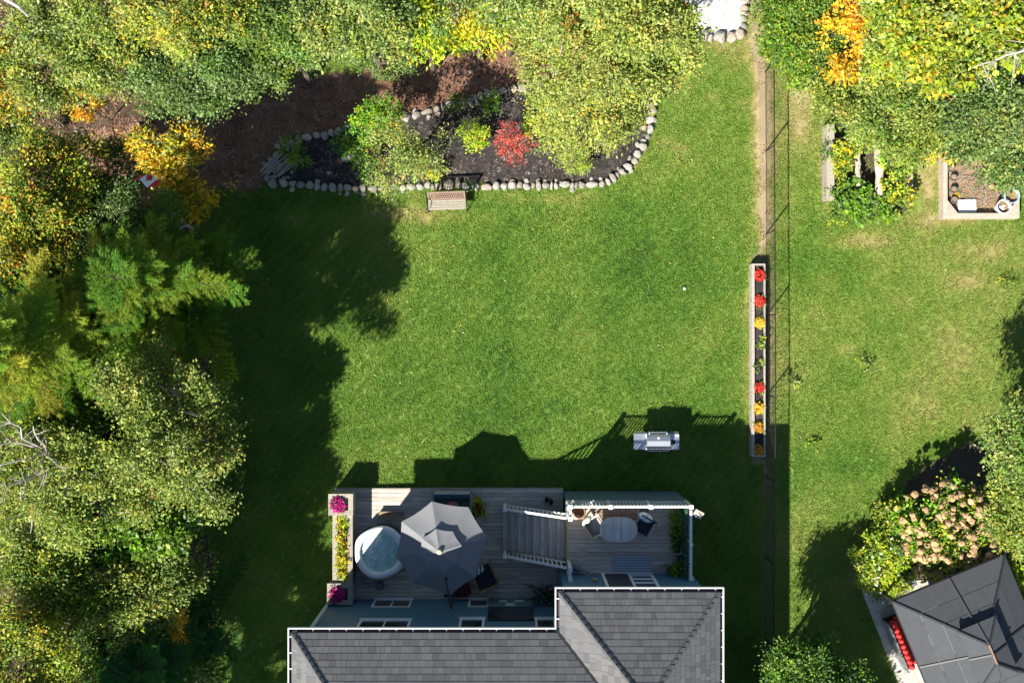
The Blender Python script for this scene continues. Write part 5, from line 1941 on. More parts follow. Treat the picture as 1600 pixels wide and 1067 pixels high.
sofa = thing('garden_sofa', 'dark teal cushioned garden sofa half under the umbrella edge', 'sofa', P(706, 786, .2))
sx0_, sx1_ = kx(676, .6), kx(737, .6)
sy1, sy0 = -(770 - 533.5) * kk(.9), -(770 - 533.5) * kk(.9) - .72
MB().box(sx0_, sx1_, sy0, sy1, DZ + .12, DZ + .22).build('seat_frame', GREYMETAL, sofa)
for xa in (sx0_, sx1_ - .06):
    for ya in (sy0, sy1 - .06):
        MB().box(xa, xa + .06, ya, ya + .06, DZ + .003, DZ + .119).build('leg', GREYMETAL, sofa)
MB().box(sx0_ + .06, sx1_ - .06, sy1 - .05, sy1, DZ + .221, .92).build('back_rail', PALEPLASTIC, sofa)
for xa in (sx0_ - .02, sx1_ - .04):
    MB().box(xa, xa + .06, sy0, sy1, .72, .78).build('armrest', GREYMETAL, sofa)
    MB().box(xa + .01, xa + .05, sy0 + .02, sy0 + .07, DZ + .221, .719).build('arm_post', GREYMETAL, sofa)
xm = (sx0_ + sx1_) / 2
for xa, xb in ((sx0_ + .07, xm - .01), (xm + .01, sx1_ - .07)):
    cushion(MB(), xa, xb, sy0 + .02, sy1 - .2, DZ + .225, DZ + .40).build('seat_cushion', TEALC, sofa)
    cushion(MB(), xa, xb, sy1 - .19, sy1 - .06, DZ + .225, .86).build('back_cushion', TEALC, sofa)
tag(MB().ball((xm + .02, sy0 + .30, .72), (.2, .13, .13), 3).build('throw_pillow', ROSE, None, smooth=True, own=(xm + .02, sy0 + .30, .6)), 'round rose red pillow on the teal sofa', 'pillow')


def pot(label, w, r, h, m, leaves, pal, seed, name='potted_plant', group=None, **kw):
    w = Vector(w)
    t = thing(name, label, 'potted plant', w, group)
    MB().lathe(w, [(r * .7, .003), (r, h), (r * 1.06, h + .001), (r * 1.06, h + .03), (r * .9, h + .03), (r * .88, h - .02)], 14).build('pot', m, t, smooth=False)
    V, F, C_ = foliage([((w.x + a, w.y + b, w.z + h + c), q) for a, b, c, q in leaves], pal, seed=seed, **{**dict(density=200, L=.09, W=.05, per=10, spray=.14, gap=-5, shell=.3), **kw})
    link(bpy.data.objects.new('foliage', arrays_mesh('foliage', V - np.array(w), F, LEAF, C_)), t)
    return t


pt = pot('potted plant with lime and dark red leaves at the sofa end', P(747, 789, .2), .17, .28, CLAY, [(-.02, .08, .18, .15), (.05, -.1, .1, .15), (-.08, -.05, .1, .12)], [('lime', 2), ('limegold', 1)], 401)
V, F, C_ = foliage([(tuple(P(745, 796, .6)), .15), (tuple(P(754, 793, .6)), .12)], [('red', 1)], density=200, L=.09, W=.045, per=8, spray=.14, gap=-5, seed=402, shell=.3)
C_ *= .25
link(bpy.data.objects.new('red_foliage', arrays_mesh('red_foliage', V - np.array(ORG[pt.name]), F, LEAF, C_)), pt)

# lounge chair right of the umbrella
lc = P(757, 900, .5)
lounge = thing('lounge_chair', 'dark cushioned wooden lounge chair turned beside the umbrella', 'chair', (lc.x, lc.y, DZ))
rz = R(24)
ab = (lc.x, lc.y, 0)
X0, X1, Y0, Y1 = lc.x - .33, lc.x + .33, lc.y - .36, lc.y + .36
MB().box(X0, X1, Y0, Y1, .42, .48, rz, ab).build('seat_frame', BROWNW, lounge)
for xa in (X0 - .045, X1):
    MB().box(xa, xa + .045, Y0, Y1 + .05, .74, .77, rz, ab).build('armrest', BROWNW, lounge)
    for ya in (Y0, Y1 - .05):
        MB().box(xa, xa + .045, ya, ya + .05, DZ + .003, .739, rz, ab).build('leg', BROWNW, lounge)
MB().box(X0, X1, Y0 - .045, Y0 - .005, .5, .95, rz, ab).build('backrest', BROWNW, lounge)
cushion(MB(), X0 + .02, X1 - .02, Y0 + .02, Y1 - .02, .481, .62, rz, ab).build('seat_cushion', NAVY, lounge)
pc = P(748, 892, .75)
tag(MB().box(pc.x - .2, pc.x + .2, pc.y - .09, pc.y + .09, .64, .76, rz + .2, (pc.x, pc.y, 0)).build('striped_pillow', STRIPE, None, own=(pc.x, pc.y, .64)), 'white and teal striped pillow on the lounge chair', 'pillow')
oc = P(722, 921, .5)
ott = thing('ottoman', 'dark maroon padded ottoman in the shade under the umbrella edge', 'ottoman', (oc.x, oc.y, DZ))
cushion(MB(), oc.x - .26, oc.x + .26, oc.y - .22, oc.y + .22, .33, .52, .3).build('cushion', MAROON, ott)
for a in (-.2, .2):
    for b in (-.16, .16):
        MB().box(oc.x + a - .025, oc.x + a + .025, oc.y + b - .025, oc.y + b + .025, DZ + .003, .329, .3, (oc.x, oc.y, 0)).build('leg', BLACKMETAL, ott)
# black boots
for i, (px_, py_, an) in enumerate(((855, 778, 1.2), (861, 781, 1.7))):
    c = P(px_, py_, .3)
    b_ = thing('rubber_boot', ('left' if i == 0 else 'right') + ' boot of the black rubber pair near the stair railing', 'boot', (c.x, c.y, DZ), 'pair of black boots')
    d = Vector((math.cos(an), math.sin(an), 0))
    MB().tube([c + Vector((0, 0, -.05)) - d * .0, c + Vector((0, 0, .05)), c + Vector((0, 0, .22))], [.055, .05, .06], 8).build('shaft', BLACKRUB, b_, smooth=True)
    MB().ball(tuple(c + d * -.07 + Vector((0, 0, -.05))), (.06, .11, .05), 2).build('foot', BLACKRUB, b_, smooth=True)
# cordyline by the house corner
w = P(848, 928, .2)
cd = thing('cordyline_plant', 'dark strap leaved potted plant in the house corner under the eave', 'potted plant', w)
MB().lathe(w, [(.16, .003), (.22, .4), (.23, .43), (.19, .43), (.18, .38)], 14).build('pot', GREYPOT, cd)
mb = MB()
rc = random.Random(6)
for k in range(60):
    o0 = w + Vector((rc.uniform(-.3, .25), rc.uniform(-.1, .32), .45 + rc.uniform(0, .45)))
    a = rc.uniform(0, 6.28)
    d = Vector((math.cos(a), math.sin(a), 0))
    s_ = Vector((-d.y, d.x, 0)) * .028
    L = rc.uniform(.3, .55)
    m1 = o0 + d * L * .5 + Vector((0, 0, .22))
    m2 = o0 + d * L * 1.0 + Vector((0, 0, .10))
    mb.add([o0 - s_ * .6, o0 + s_ * .6, m1 + s_, m1 - s_, m2], [(0, 1, 2, 3), (3, 2, 4)])
mb.tube([w + Vector((0, 0, .35)), w + Vector((0, .1, .8))], .03, 6)
mb.build('foliage', mat('dark_strap_leaf', (.035, .055, .03), .5, .5, 6), cd)

# ------------------------------------------------------------------ upper deck furniture
tz = UZ + .72
tc = P(966.5, 827, tz)
tab = thing('oval_table', 'oval slatted grey wood table on the upper deck', 'table', (tc.x, tc.y, UZ))
ta, tb = .60, .39
ns = 13
for i in range(ns):
    x0 = -ta + 2 * ta * i / ns
    x1 = -ta + 2 * ta * (i + 1) / ns - .006
    poly = []
    f = lambda x: tb * (max(0, 1 - abs(x / ta) ** 2.9)) ** (1 / 2.4)
    xs = np.linspace(x0, x1, 4)
    poly = [(tc.x + x, tc.y - f(x)) for x in xs] + [(tc.x + x, tc.y + f(x)) for x in xs[::-1]]
    clean = [poly[0]]
    for q in poly[1:]:
        if (Vector(q) - Vector(clean[-1])).length > .004:
            clean.append(q)
    if (Vector(clean[0]) - Vector(clean[-1])).length < .004:
        clean.pop()
    MB().prism(clean, tz - .03, tz + random.uniform(-.001, .001)).build('slat', TABLEW, tab, own=(tc.x + x0, tc.y, tz - .03))
for a in (-.36, .36):
    for b in (-.2, .2):
        MB().box(tc.x + a - .03, tc.x + a + .03, tc.y + b - .03, tc.y + b + .03, UZ + .004, tz - .031).build('leg', TABLEW, tab)


def deck_chair(label, c, rz, seat_m, frame_m, back_m):
    t = thing('garden_chair', label, 'chair', (c.x, c.y, UZ), 'garden chairs at the oval table')
    ab = (c.x, c.y, 0)
    X0, X1, Y0, Y1 = c.x - .26, c.x + .26, c.y - .27, c.y + .27
    MB().box(X0, X1, Y0, Y1, UZ + .36, UZ + .41, rz, ab).build('seat_frame', frame_m, t)
    for xa in (X0 - .04, X1):
        MB().box(xa, xa + .04, Y0, Y1, UZ + .62, UZ + .65, rz, ab).build('armrest', frame_m, t)
        for ya in (Y0 + .01, Y1 - .05):
            MB().box(xa, xa + .04, ya, ya + .04, UZ + .004, UZ + .619, rz, ab).build('leg', frame_m, t)
    MB().box(X0, X1, Y0 - .04, Y0 - .005, UZ + .42, UZ + .90, rz, ab).build('backrest', back_m, t)
    cushion(MB(), X0 + .015, X1 - .015, Y0 + .01, Y1 - .01, UZ + .411, UZ + .50, rz, ab).build('seat_cushion', seat_m, t)
    return t


c1 = P(931, 821, UZ + .5)
deck_chair('garden chair with cream and taupe cushions left of the oval table', c1, R(-58), TAUPE, CREAM, BLACKRUB)
q = P(917, 814, UZ + .75)
tag(MB().ball((q.x, q.y, UZ + .66), (.10, .20, .17), 3).build('cream_cushion', CREAM, None, smooth=True, own=(q.x, q.y, UZ + .5)), 'sunlit cream cushion on the left garden chair', 'cushion')
bpy.data.objects['cream_cushion'].rotation_euler = (0, 0, R(-40))
c2 = P(1006, 821, UZ + .5)
deck_chair('garden chair with dark navy seat right of the oval table', c2, R(150), NAVY, TAUPE, NAVY)
q = P(1010, 809, UZ + .75)
tag(MB().ball((q.x, q.y, UZ + .64), (.25, .14, .13), 3).build('white_pillow', PATPILLOW, None, smooth=True, own=(q.x, q.y, UZ + .5)), 'white pillow with blue print on the right garden chair', 'pillow')
bpy.data.objects['white_pillow'].rotation_euler = (0, 0, R(-28))
# bench along the railing
bn = thing('deck_bench', 'dark brown slatted bench between the oval table and the long railing', 'bench', (tc.x, -5.38, UZ))
bx0, bx1 = kx(930, UZ + .45), kx(998, UZ + .45)
for k in range(4):
    MB().box(bx0 + .03, bx1 - .03, -5.62 + k * .105, -5.62 + k * .105 + .095, UZ + .42, UZ + .45).build('slat', BROWNW, bn, own=(bx0, -5.6, UZ + .42))
for x in (bx0, bx1 - .035):
    MB().box(x, x + .035, -5.64, -5.2, UZ + .38, UZ + .46).build('end_rail', TABLEW, bn)
    for y in (-5.62, -5.24):
        MB().box(x, x + .035, y, y + .035, UZ + .004, UZ + .379).build('leg', BROWNW, bn)
# wicker basket
wc = P(905, 800, UZ + .35)
bk = thing('wicker_basket', 'brown wicker basket in the sunlit corner of the upper deck', 'basket', (wc.x, wc.y, UZ))
prof = []
for i in range(9):
    z = .004 + i * .045
    prof += [(.17 + .006 * i + (.010 if i % 2 else 0), z)]
prof += [(.2, .40), (.17, .40), (.16, .1), (.0001, .1)]
MB().lathe((wc.x, wc.y, UZ), prof, 18).build('basket_body', WICKER, bk)
cl = P(902, 809, UZ + .3)
tag(MB().ball((cl.x, cl.y, UZ + .09), (.13, .07, .085), 2, .2, random.Random(2)).build('cloth', PAPER, None, own=(cl.x, cl.y, UZ)), 'crumpled white cloth beside the wicker basket', 'cloth')
# rug
ra, rb = P(956, 867, UZ), P(1018, 897.5, UZ)
tag(MB().box(ra.x, rb.x, rb.y, ra.y, UZ + .004, UZ + .016).build('door_mat', RUG, None, own=((ra.x + rb.x) / 2, (ra.y + rb.y) / 2, UZ + .004)), 'blue and white striped mat in front of the patio door', 'mat')
# watering can and broom
wcn = P(901, 887, UZ + .1)
wt = thing('watering_can', 'blue grey watering can lying near the stair top', 'watering can', (wcn.x, wcn.y, UZ))
d = Vector((.9, -.35, 0)).normalized()
MB().tube([wcn + Vector((0, 0, .0)) - d * .14, wcn + d * .14], [.095, .095], 12).build('can_body', BLUEGREY, wt, smooth=False)
MB().tube([wcn + d * .12, wcn + d * .36 + Vector((0, 0, .05))], [.03, .02], 8).build('spout', BLUEGREY, wt)
MB().ball(tuple(wcn + d * .36 + Vector((0, 0, .05))), .045, 2).build('rose', BLUEGREY, wt)
br = thing('broom', 'broom leaning on the house wall beside the stair top', 'broom', P(925, 901, UZ + .5))
h0, h1 = Vector((kx(896, 2.1), RY + .28, UZ + .12)), Vector((kx(929, 2.9), RY + .05, UZ + 1.0))
MB().tube([h0, h1], .014, 6).build('handle', BROWNW, br)
MB().box(h1.x - .06, h1.x + .06, h1.y - .015, h1.y + .06, h1.z - .02, h1.z + .16).build('bristles', BRISTLE, br)
# plants of the upper deck
tr = thing('planter_box', 'narrow wooden trough of herbs beside the ivy screen', 'planter', (5.05, -6.1, UZ))
gx0, gx1 = kx(1049.5, UZ + .45), kx(1066, UZ + .45)
gy1, gy0 = -(818 - 533.5) * kk(UZ + .45), -(866 - 533.5) * kk(UZ + .45)
wood_box(tr, gx0, gx1, gy0, gy1, UZ + .004, UZ + .45, 0, OLDWOOD, SOIL, UZ + .38)
for i, (yy, q, pl, lb) in enumerate(((gy1 - .12, .17, 'bright', 'bushy green herb at the lawn end of the wooden trough'), (gy1 - .42, .16, 'deep', 'dark green herb in the middle of the wooden trough'), (gy1 - .68, .13, 'green', 'smaller green herb beside the bare soil of the wooden trough'))):
    w = ((gx0 + gx1) / 2, yy, UZ + .38)
    t = thing('herb', lb, 'plant', w)
    V, F, C_ = foliage([((w[0], w[1], w[2] + .14), q)], [(pl, 1), ('bright', .5)], density=260, L=.08, W=.045, per=9, spray=.12, gap=-5, seed=500 + i, shell=.2)
    link(bpy.data.objects.new('foliage', arrays_mesh('foliage', V - np.array(w), F, LEAF, C_)), t)
    MB().tube([w, (w[0], w[1], w[2] + .15)], .012, 5).build('stem', BARK, t)
pot('potted lime green plant by the lawn side railing near the deck corner', P(1054, 803, UZ), .14, .26, GREYPOT, [(0, .05, .14, .17), (.03, -.06, .1, .14)], [('lime', 1), ('bright', 1)], 411)
pot('potted lime green plant in the wall corner of the upper deck', P(1059, 888, UZ), .15, .25, GREYPOT, [(0, .05, .12, .18), (-.05, -.03, .08, .12)], [('lime', 1), ('bright', 1.2)], 412)
pot('small dark potted plant left of the lime one in the wall corner', P(1044, 888, UZ), .09, .16, BLUEGREY, [(0, 0, .08, .11)], [('deep', 1)], 413)
pot('small dark potted plant between the trough and the lime pot', P(1060, 873, UZ), .08, .15, CLAY, [(0, 0, .08, .1)], [('deep', 1), ('green', .6)], 414)
# ivy screen
iv = thing('ivy_screen', 'mesh privacy screen of dark glossy ivy leaves along the end railing', 'screen', (5.47, -6.2, UZ))
mb = MB()
for k in range(12):
    yy = -5.25 - k * .19
    mb.box(5.485, 5.497, yy - .006, yy + .006, UZ + .02, UZ + .98)
for k in range(6):
    mb.box(5.4975, 5.507, -7.36, -5.24, UZ + .08 + k * .17, UZ + .092 + k * .17)
mb.build('mesh_panel', BLACKMETAL, iv)
ri = np.random.default_rng(44)
n = 2600
b = np.stack([ri.normal(5.455, .02, n), ri.uniform(-7.36, -5.24, n), ri.uniform(UZ + .03, UZ + 1.0, n)], 1)
V, F, C_ = petals(b, .10, .085, [c for c, _ in PAL['ivy']], 45, .2)
link(bpy.data.objects.new('leaves', arrays_mesh('leaves', V - np.array(ORG[iv.name]), F, LEAF, C_)), iv)
# bird feeder at the corner post
bf = P(1091, 803, 3.0)
fd = thing('bird_feeder', 'tilted wooden bird feeder tray hung outside the deck corner post', 'bird feeder', bf)
MB().obox(bf, Vector((.13, -.07, .0)), Vector((.055, .10, .03)), (0, 0, .018)).build('tray', OLDWOOD, fd)
rf = random.Random(1)
for k in range(7):
    q = bf + Vector((rf.uniform(-.1, .1), rf.uniform(-.08, .08), .035))
    MB().ball(tuple(q), (.035, .03, .02), 1).build('seed_heap', BROWNW if k % 2 else PAPER, fd)
MB().tube([(UX1 + .02, UY1 - .1, 3.0), tuple(bf - Vector((0, 0, .025)))], .012, 5).build('bracket', BLACKMETAL, fd)

# ------------------------------------------------------------------ grill on the lawn
gc = P(1026, 689, 1.0)
grill = thing('gas_grill', 'stainless steel gas grill with side shelves standing on the lawn', 'grill', (gc.x, gc.y, 0))
gx0, gx1 = kx(1010, 1.05), kx(1047, 1.05)
gy1, gy0 = -(676 - 533.5) * kk(1.0), -(704 - 533.5) * kk(1.0)
MB().box(gx0 + .03, gx1 - .03, gy0 + .06, gy1 - .08, .12, .80).build('cabinet', STEEL, grill)
MB().box(gx0, gx1, gy0, gy1 - .04, .801, .93).build('firebox', BLACKMETAL, grill)
# lid: curved profile, front towards the house-away side (north)
mb = MB()
prof = [(gy1 - .03, .935), (gy1 - .045, 1.03), (gy1 - .13, 1.13), (gy1 - .26, 1.19), (gy0 + .18, 1.17), (gy0 + .06, 1.06), (gy0 + .03, .935)]
nP = len(prof)
for x in (gx0 + .01, gx1 - .01):
    for (yy, zz) in prof:
        mb.v.append((x, yy, zz))
for i in range(nP - 1):
    mb.f.append((i, i + 1, nP + i + 1, nP + i))
mb.f += [tuple(reversed(range(nP))), tuple(range(nP, 2 * nP))]
lid = mb.build('lid', STEELLID, grill)
MB().tube([(gx0 + .1, gy1 - .045, 1.02), (gx0 + .1, gy1 + .02, 1.05), (gx1 - .1, gy1 + .02, 1.05), (gx1 - .1, gy1 - .045, 1.02)], .014, 8).build('handle', STEEL, lid)
MB().lathe(((gx0 + gx1) / 2, gy1 - .16, 1.145), [(.035, 0), (.035, .02), (.03, .025)], 12).build('thermometer', BALLW, lid)
for x in (gx0 - .004, gx1 - .018):
    MB().box(x, x + .022, gy0 + .02, gy1 - .03, .9355, .965).build('lid_trim', BALLW, lid)
for (a, b, lb) in ((kx(990.5, .95), gx0 - .006, 1), (gx1 + .006, kx(1061.5, .95), 2)):
    sh = MB().box(a, b, gy0 + .03, gy1 - .05, .88, .915).build('side_shelf', STEEL, grill)
    MB().box(a + .02, b - .02, gy1 - .05, gy1 - .03, .84, .93).build('shelf_rail', STEEL, sh)
    MB().tube([(a + .03, gy1 - .03, .9), (a + .03, gy1 + .02, .9), (b - .03, gy1 + .02, .9), (b - .03, gy1 - .03, .9)], .009, 6).build('towel_bar', STEEL, sh)
MB().lathe((kx(1052, .95), (gy0 + gy1) / 2 - .02, .916), [(.09, 0), (.085, .012), (.03, .013)], 14).build('side_burner', BLACKMETAL, grill)
MB().box(kx(1055.5, .95), kx(1061, .95), gy1 - .14, gy1 - .06, .916, .93).build('burner_knob_plate', PALEPLASTIC, grill)
MB().box(gx0, gx1, gy1 - .039, gy1 - .01, .74, .90).build('control_panel', STEEL, grill)
for k in range(5):
    x = gx0 + .1 + k * (gx1 - gx0 - .2) / 4
    MB().tube([(x, gy1 - .009, .82), (x, gy1 + .03, .82)], .024, 8).build('knob', BALLW, grill)
MB().tube([(gx0 + .04, gy0 - .02, .93), (gx1 - .04, gy0 - .02, .93)], .015, 6).build('rear_bar', STEEL, grill)
for x in (gx0 + .06, gx1 - .06):
    for y in (gy0 + .1, gy1 - .12):
        MB().tube([(x - .015, y, .06), (x + .015, y, .06)], .06, 10).build('wheel', BLACKRUB, grill)

# ball
bq = P(1069, 451, 0)
tag(MB().ball((bq.x, bq.y, .07), .05, 3).build('ball', BALLW, None, smooth=True, own=(bq.x, bq.y, .02)), 'small white ball alone on the open lawn', 'ball')

# ------------------------------------------------------------------ garden bench
bench = thing('garden_bench', 'weathered slatted bench with lattice back facing the lawn', 'bench', P(699, 318))
rzb = R(2.0)
bc = Vector(((kx(669, .42) + kx(728, .42)) / 2, 4.63, 0))
hw = .63
ab = (bc.x, bc.y, 0)
for k in range(4):
    y0 = 4.45 + k * .085
    MB().box(bc.x - hw, bc.x + hw, y0, y0 + .07, .40, .43, rzb, ab).build('slat', OLDWOOD, bench, own=(bc.x, y0, .4))
m3 = Matrix.Rotation(rzb, 3, 'Z')


def bt(x, y, z):
    v = m3 @ Vector((x, y - bc.y, 0))
    return Vector((bc.x + v.x, bc.y + v.y, z))


bk0, bk1 = (4.81, .47), (4.96, .86)
for (yy, zz) in (bk0, bk1):
    MB().bar(bt(-hw, yy, zz), bt(hw, yy, zz), .05, .05).build('back_rail', PINKWOOD, bench)
for x in (-hw + .02, hw - .02):
    MB().bar(bt(x, bk0[0], bk0[1]), bt(x, bk1[0], bk1[1]), .04, .045).build('back_stile', PINKWOOD, bench)
nl = 15
for sgn in (1, -1):
    for k in range(nl):
        x0 = -hw + .04 + (2 * hw - .16) * k / (nl - 1) * 1.0
        x1 = x0 + .12 * 1.0
        if sgn < 0:
            x0, x1 = x1, x0
        off = .006 * sgn
        MB().bar(bt(x0, bk0[0] + off, bk0[1]), bt(x1, bk1[0] + off, bk1[1]), .024, .010, up=(0, 1, -.4)).build('lattice_strip', PINKWOOD, bench)
for x in (-hw - .03, hw + .03):
    mb = MB()
    mb.tube([bt(x, 4.42, 0), bt(x, 4.47, .25), bt(x, 4.46, .42), bt(x, 4.44, .60), bt(x, 4.62, .66), bt(x, 4.86, .62)], .018, 6)
    mb.tube([bt(x, 4.90, 0), bt(x, 4.80, .25), bt(x, 4.80, .45), bt(x, 4.98, .90)], .018, 6)
    mb.tube([bt(x, 4.47, .40), bt(x, 4.80, .40)], .016, 6)
    mb.build('iron_frame', BLACKMETAL, bench)

# ------------------------------------------------------------------ fence line
fence = thing('wire_fence', 'black chain link fence with thin posts between the two lawns', 'fence', P(1197, 600))
FH = 1.2


def fx(py):
    """fence line at ground level: very slightly slanted"""
    return 1195.5 + 2.5 * min(max((py - 110) / 500, 0), 1) - 3.5 * min(max((py - 640) / 400, 0), 1.3)


posts_py = [-13, 113, 237.5, 366, 493, 618, 744, 870, 996, 1122]
pm = MB().tube([(0, 0, -.05), (0, 0, FH + .02)], .024, 8).mesh('post', BLACKMETAL)
cap = None
for py in posts_py:
    place(pm, 'post', fence, P(fx(py), py))
tops = [P(fx(py), py) + Vector((0, 0, FH)) for py in posts_py]
for a, b in zip(tops, tops[1:]):
    MB().tube([a, b], .019, 6).build('top_rail', BLACKMETAL, fence)
    MB().tube([a - Vector((0, 0, FH - .05)), b - Vector((0, 0, FH - .05))], .006, 4).build('tension_wire', BLACKMETAL, fence)
Vw, Fw = [], []
for a, b in zip(tops, tops[1:]):
    L = (b - a).length
    d = (b - a) / L
    n = int(L / .075)
    h = FH - .06
    for i in range(-int(h / .075), n):
        for sg in (1, -1):
            s0 = i * .075
            s1 = s0 + h
            u0, u1 = max(s0, 0), min(s1, L)
            if u1 <= u0:
                continue
            z0, z1 = (u0 - s0), (u1 - s0)
            if sg < 0:
                z0, z1 = h - z0, h - z1
            p = a + d * u0 + Vector((0, 0, -FH + .05 + z0))
            q = a + d * u1 + Vector((0, 0, -FH + .05 + z1))
            t_ = (q - p).normalized()
            s_ = t_.cross(Vector((1, 0, 0))).normalized() * .0017
            e_ = Vector((.0017, 0, 0))
            k = len(Vw)
            for c in (p, q):
                Vw += [c + s_, c - s_ * .5 + e_, c - s_ * .5 - e_]
            for j in range(3):
                Fw.append((k + j, k + (j + 1) % 3, k + 3 + (j + 1) % 3, k + 3 + j))
me = bpy.data.meshes.new('wire_mesh')
me.from_pydata([tuple(v - ORG[fence.name]) for v in Vw], [], Fw)
me.materials.append(BLACKMETAL)
wm = bpy.data.objects.new('wire_mesh', me)
link(wm, fence)
wm['kind'] = 'stuff'

# long planter along the fence
lpx0, lpx1 = kx(1174.5, .4), kx(1196, .4)
lpy1, lpy0 = -(412 - 533.5) * kk(.4), -(713.5 - 533.5) * kk(.4)
lpl = thing('planter_box', 'long narrow weathered planter of autumn flowers beside the fence', 'planter', ((lpx0 + lpx1) / 2, (lpy0 + lpy1) / 2, 0))
nb = 3
for k in range(nb):
    a, b = lpy0 + (lpy1 - lpy0) * k / nb, lpy0 + (lpy1 - lpy0) * (k + 1) / nb
    MB().box(lpx0, lpx0 + .10, a + .003, b - .003, .005, .40).build('side_board', OLDWOOD, lpl, own=(lpx0, a, 0))
    MB().box(lpx1 - .05, lpx1, a + .003, b - .003, .005, .40).build('side_board', OLDWOOD, lpl, own=(lpx1, a, 0))
MB().box(lpx0 + .101, lpx1 - .051, lpy1 - .06, lpy1, .005, .40).build('end_board', OLDWOOD, lpl)
MB().box(lpx0 + .101, lpx1 - .051, lpy0, lpy0 + .06, .005, .40).build('end_board', OLDWOOD, lpl)
MB().box(lpx0 + .102, lpx1 - .052, lpy0 + .061, lpy1 - .061, .01, .30).build('earth', BLACKM, lpl)
rows = [(1188, 430, REDF, .19, 'red chrysanthemum at the far end of the fence planter'), (1188, 470, REDF, .19, 'red chrysanthemum, second from the far end of the fence planter'), (1188, 504, YEL, .18, 'yellow chrysanthemum next to the second red one in the fence planter'),
        (1187, 606, REDF, .18, 'red chrysanthemum between the green tuft and the yellow one in the fence planter'), (1186, 638, YEL, .19, 'yellow chrysanthemum just outside the house shade in the fence planter'),
        (1186, 668, ORA, .18, 'orange chrysanthemum at the shade edge in the fence planter'), (1186, 703, ORA, .18, 'orange chrysanthemum at the near end of the fence planter')]
for i, (x, y, c, r_, lb) in enumerate(rows):
    q = P(x, y, .45)
    mum('chrysanthemum', lb, (q.x, q.y, .30), r_, c, 600 + i, 'chrysanthemums in the fence planter')
for i, (x, y, r_, lb) in enumerate(((1187, 537, .17, 'larger green unbloomed plant in the middle of the fence planter'), (1185, 570, .13, 'smaller green unbloomed tuft in the middle of the fence planter'))):
    q = P(x, y, .4)
    t = thing('bedding_plant', lb, 'plant', (q.x, q.y, .30))
    V, F, C_ = foliage([((q.x, q.y, .40), r_)], [('lime', 1), ('green', 1.4)], density=180, L=.07, W=.035, per=8, spray=.12, gap=-5, seed=620 + i, shell=.2)
    link(bpy.data.objects.new('foliage', arrays_mesh('foliage', V - np.array((q.x, q.y, .3)), F, LEAF, C_)), t)
    MB().tube([(q.x, q.y, .28), (q.x, q.y, .42)], .012, 5).build('stem', BARK, t)

# ------------------------------------------------------------------ old log beds and timber framed bed
LG = 'old logs edging the overgrown vegetable beds'
for i, (x, y0, y1, r_, lb) in enumerate(((1297, 195, 312, .13, 'long pale squared timber at the left side of the vegetable beds'), (1340, 238, 292, .10, 'short pale log between the overgrown vine rows'), (1373, 215, 306, .15, 'thick split log in the middle of the vegetable beds'),
                                         (1421, 270, 305, .10, 'grey board at the right end of the vegetable beds'))):
    a, b = P(x, y0, .5), P(x + 1.5, y1, .5)
    rq = random.Random(70 + i)
    if i in (0, 3):
        o = MB().box(a.x - r_, a.x + r_, b.y, a.y, .01, .55).build('timber', OLDWOOD, None, own=(a.x, (a.y + b.y) / 2, 0))
    else:
        pts_ = limb_path(Vector((a.x, a.y, .5)), Vector((b.x, b.y, .46)), rq, 0, 6, .03)
        o = MB().tube(pts_, [r_ * rq.uniform(.85, 1.15) for _ in range(7)], 9).build('log', LOG, None, own=(a.x, (a.y + b.y) / 2, 0))
    tag(o, lb, 'log', LG)
sheet('vegetable_soil', [(1300, 205), (1425, 205), (1425, 325), (1395, 340), (1310, 335), (1300, 300)], .009, SOIL)

tb = thing('raised_bed', 'pale timber framed raised bed with triangular corner seats', 'raised bed', P(1532, 300))
z1 = .42
x0, x1 = kx(1474, z1), kx(1593, z1)
y1, y0 = -(225 - 533.5) * kk(z1), -(341 - 533.5) * kk(z1)
MB().box(x0, x0 + .14, y0 + .17, y1, .005, z1).build('side_board', PALEWOOD, tb)
MB().box(x1 - .06, x1, y0 + .17, y1, .005, z1).build('side_board', PALEWOOD, tb)
MB().box(x0, x1, y0, y0 + .168, .005, z1).build('side_board', PALEWOOD, tb)
MB().box(x0 + .141, x1 - .061, y1 - .06, y1, .005, z1).build('side_board', PALEWOOD, tb)
s = .44
MB().prism([(x0 + .142, y0 + .17), (x0 + .142 + s * .8, y0 + .17), (x0 + .142, y0 + .17 + s)], z1 - .045, z1 - .003).build('corner_seat', PALEWOOD, tb)
MB().prism([(x1 - .062, y0 + .17), (x1 - .062, y0 + .17 + s), (x1 - .062 - s * .9, y0 + .17)], z1 - .045, z1 - .003).build('corner_seat', PALEWOOD, tb)
MB().box(x0 + .143, x1 - .063, y0 + .171, y1 - .063, .01, .18).build('earth', TWIGSOIL, tb)
tw = MB()
rt = random.Random(15)
for k in range(150):
    c = P(rt.uniform(1490, 1570), rt.uniform(258, 325), .22)
    a = rt.gauss(.7, .7)
    l = rt.uniform(.15, .7)
    d = Vector((math.cos(a), math.sin(a), rt.uniform(-.05, .12))) * l / 2
    tw.tube([c - d, c + Vector((0, 0, .02)), c + d], [.006, .008, .004], 4)
o = tw.build('dry_twigs', OLDWOOD, tb)
o['kind'] = 'stuff'
PG = 'small grey flower pots along the raised bed side'
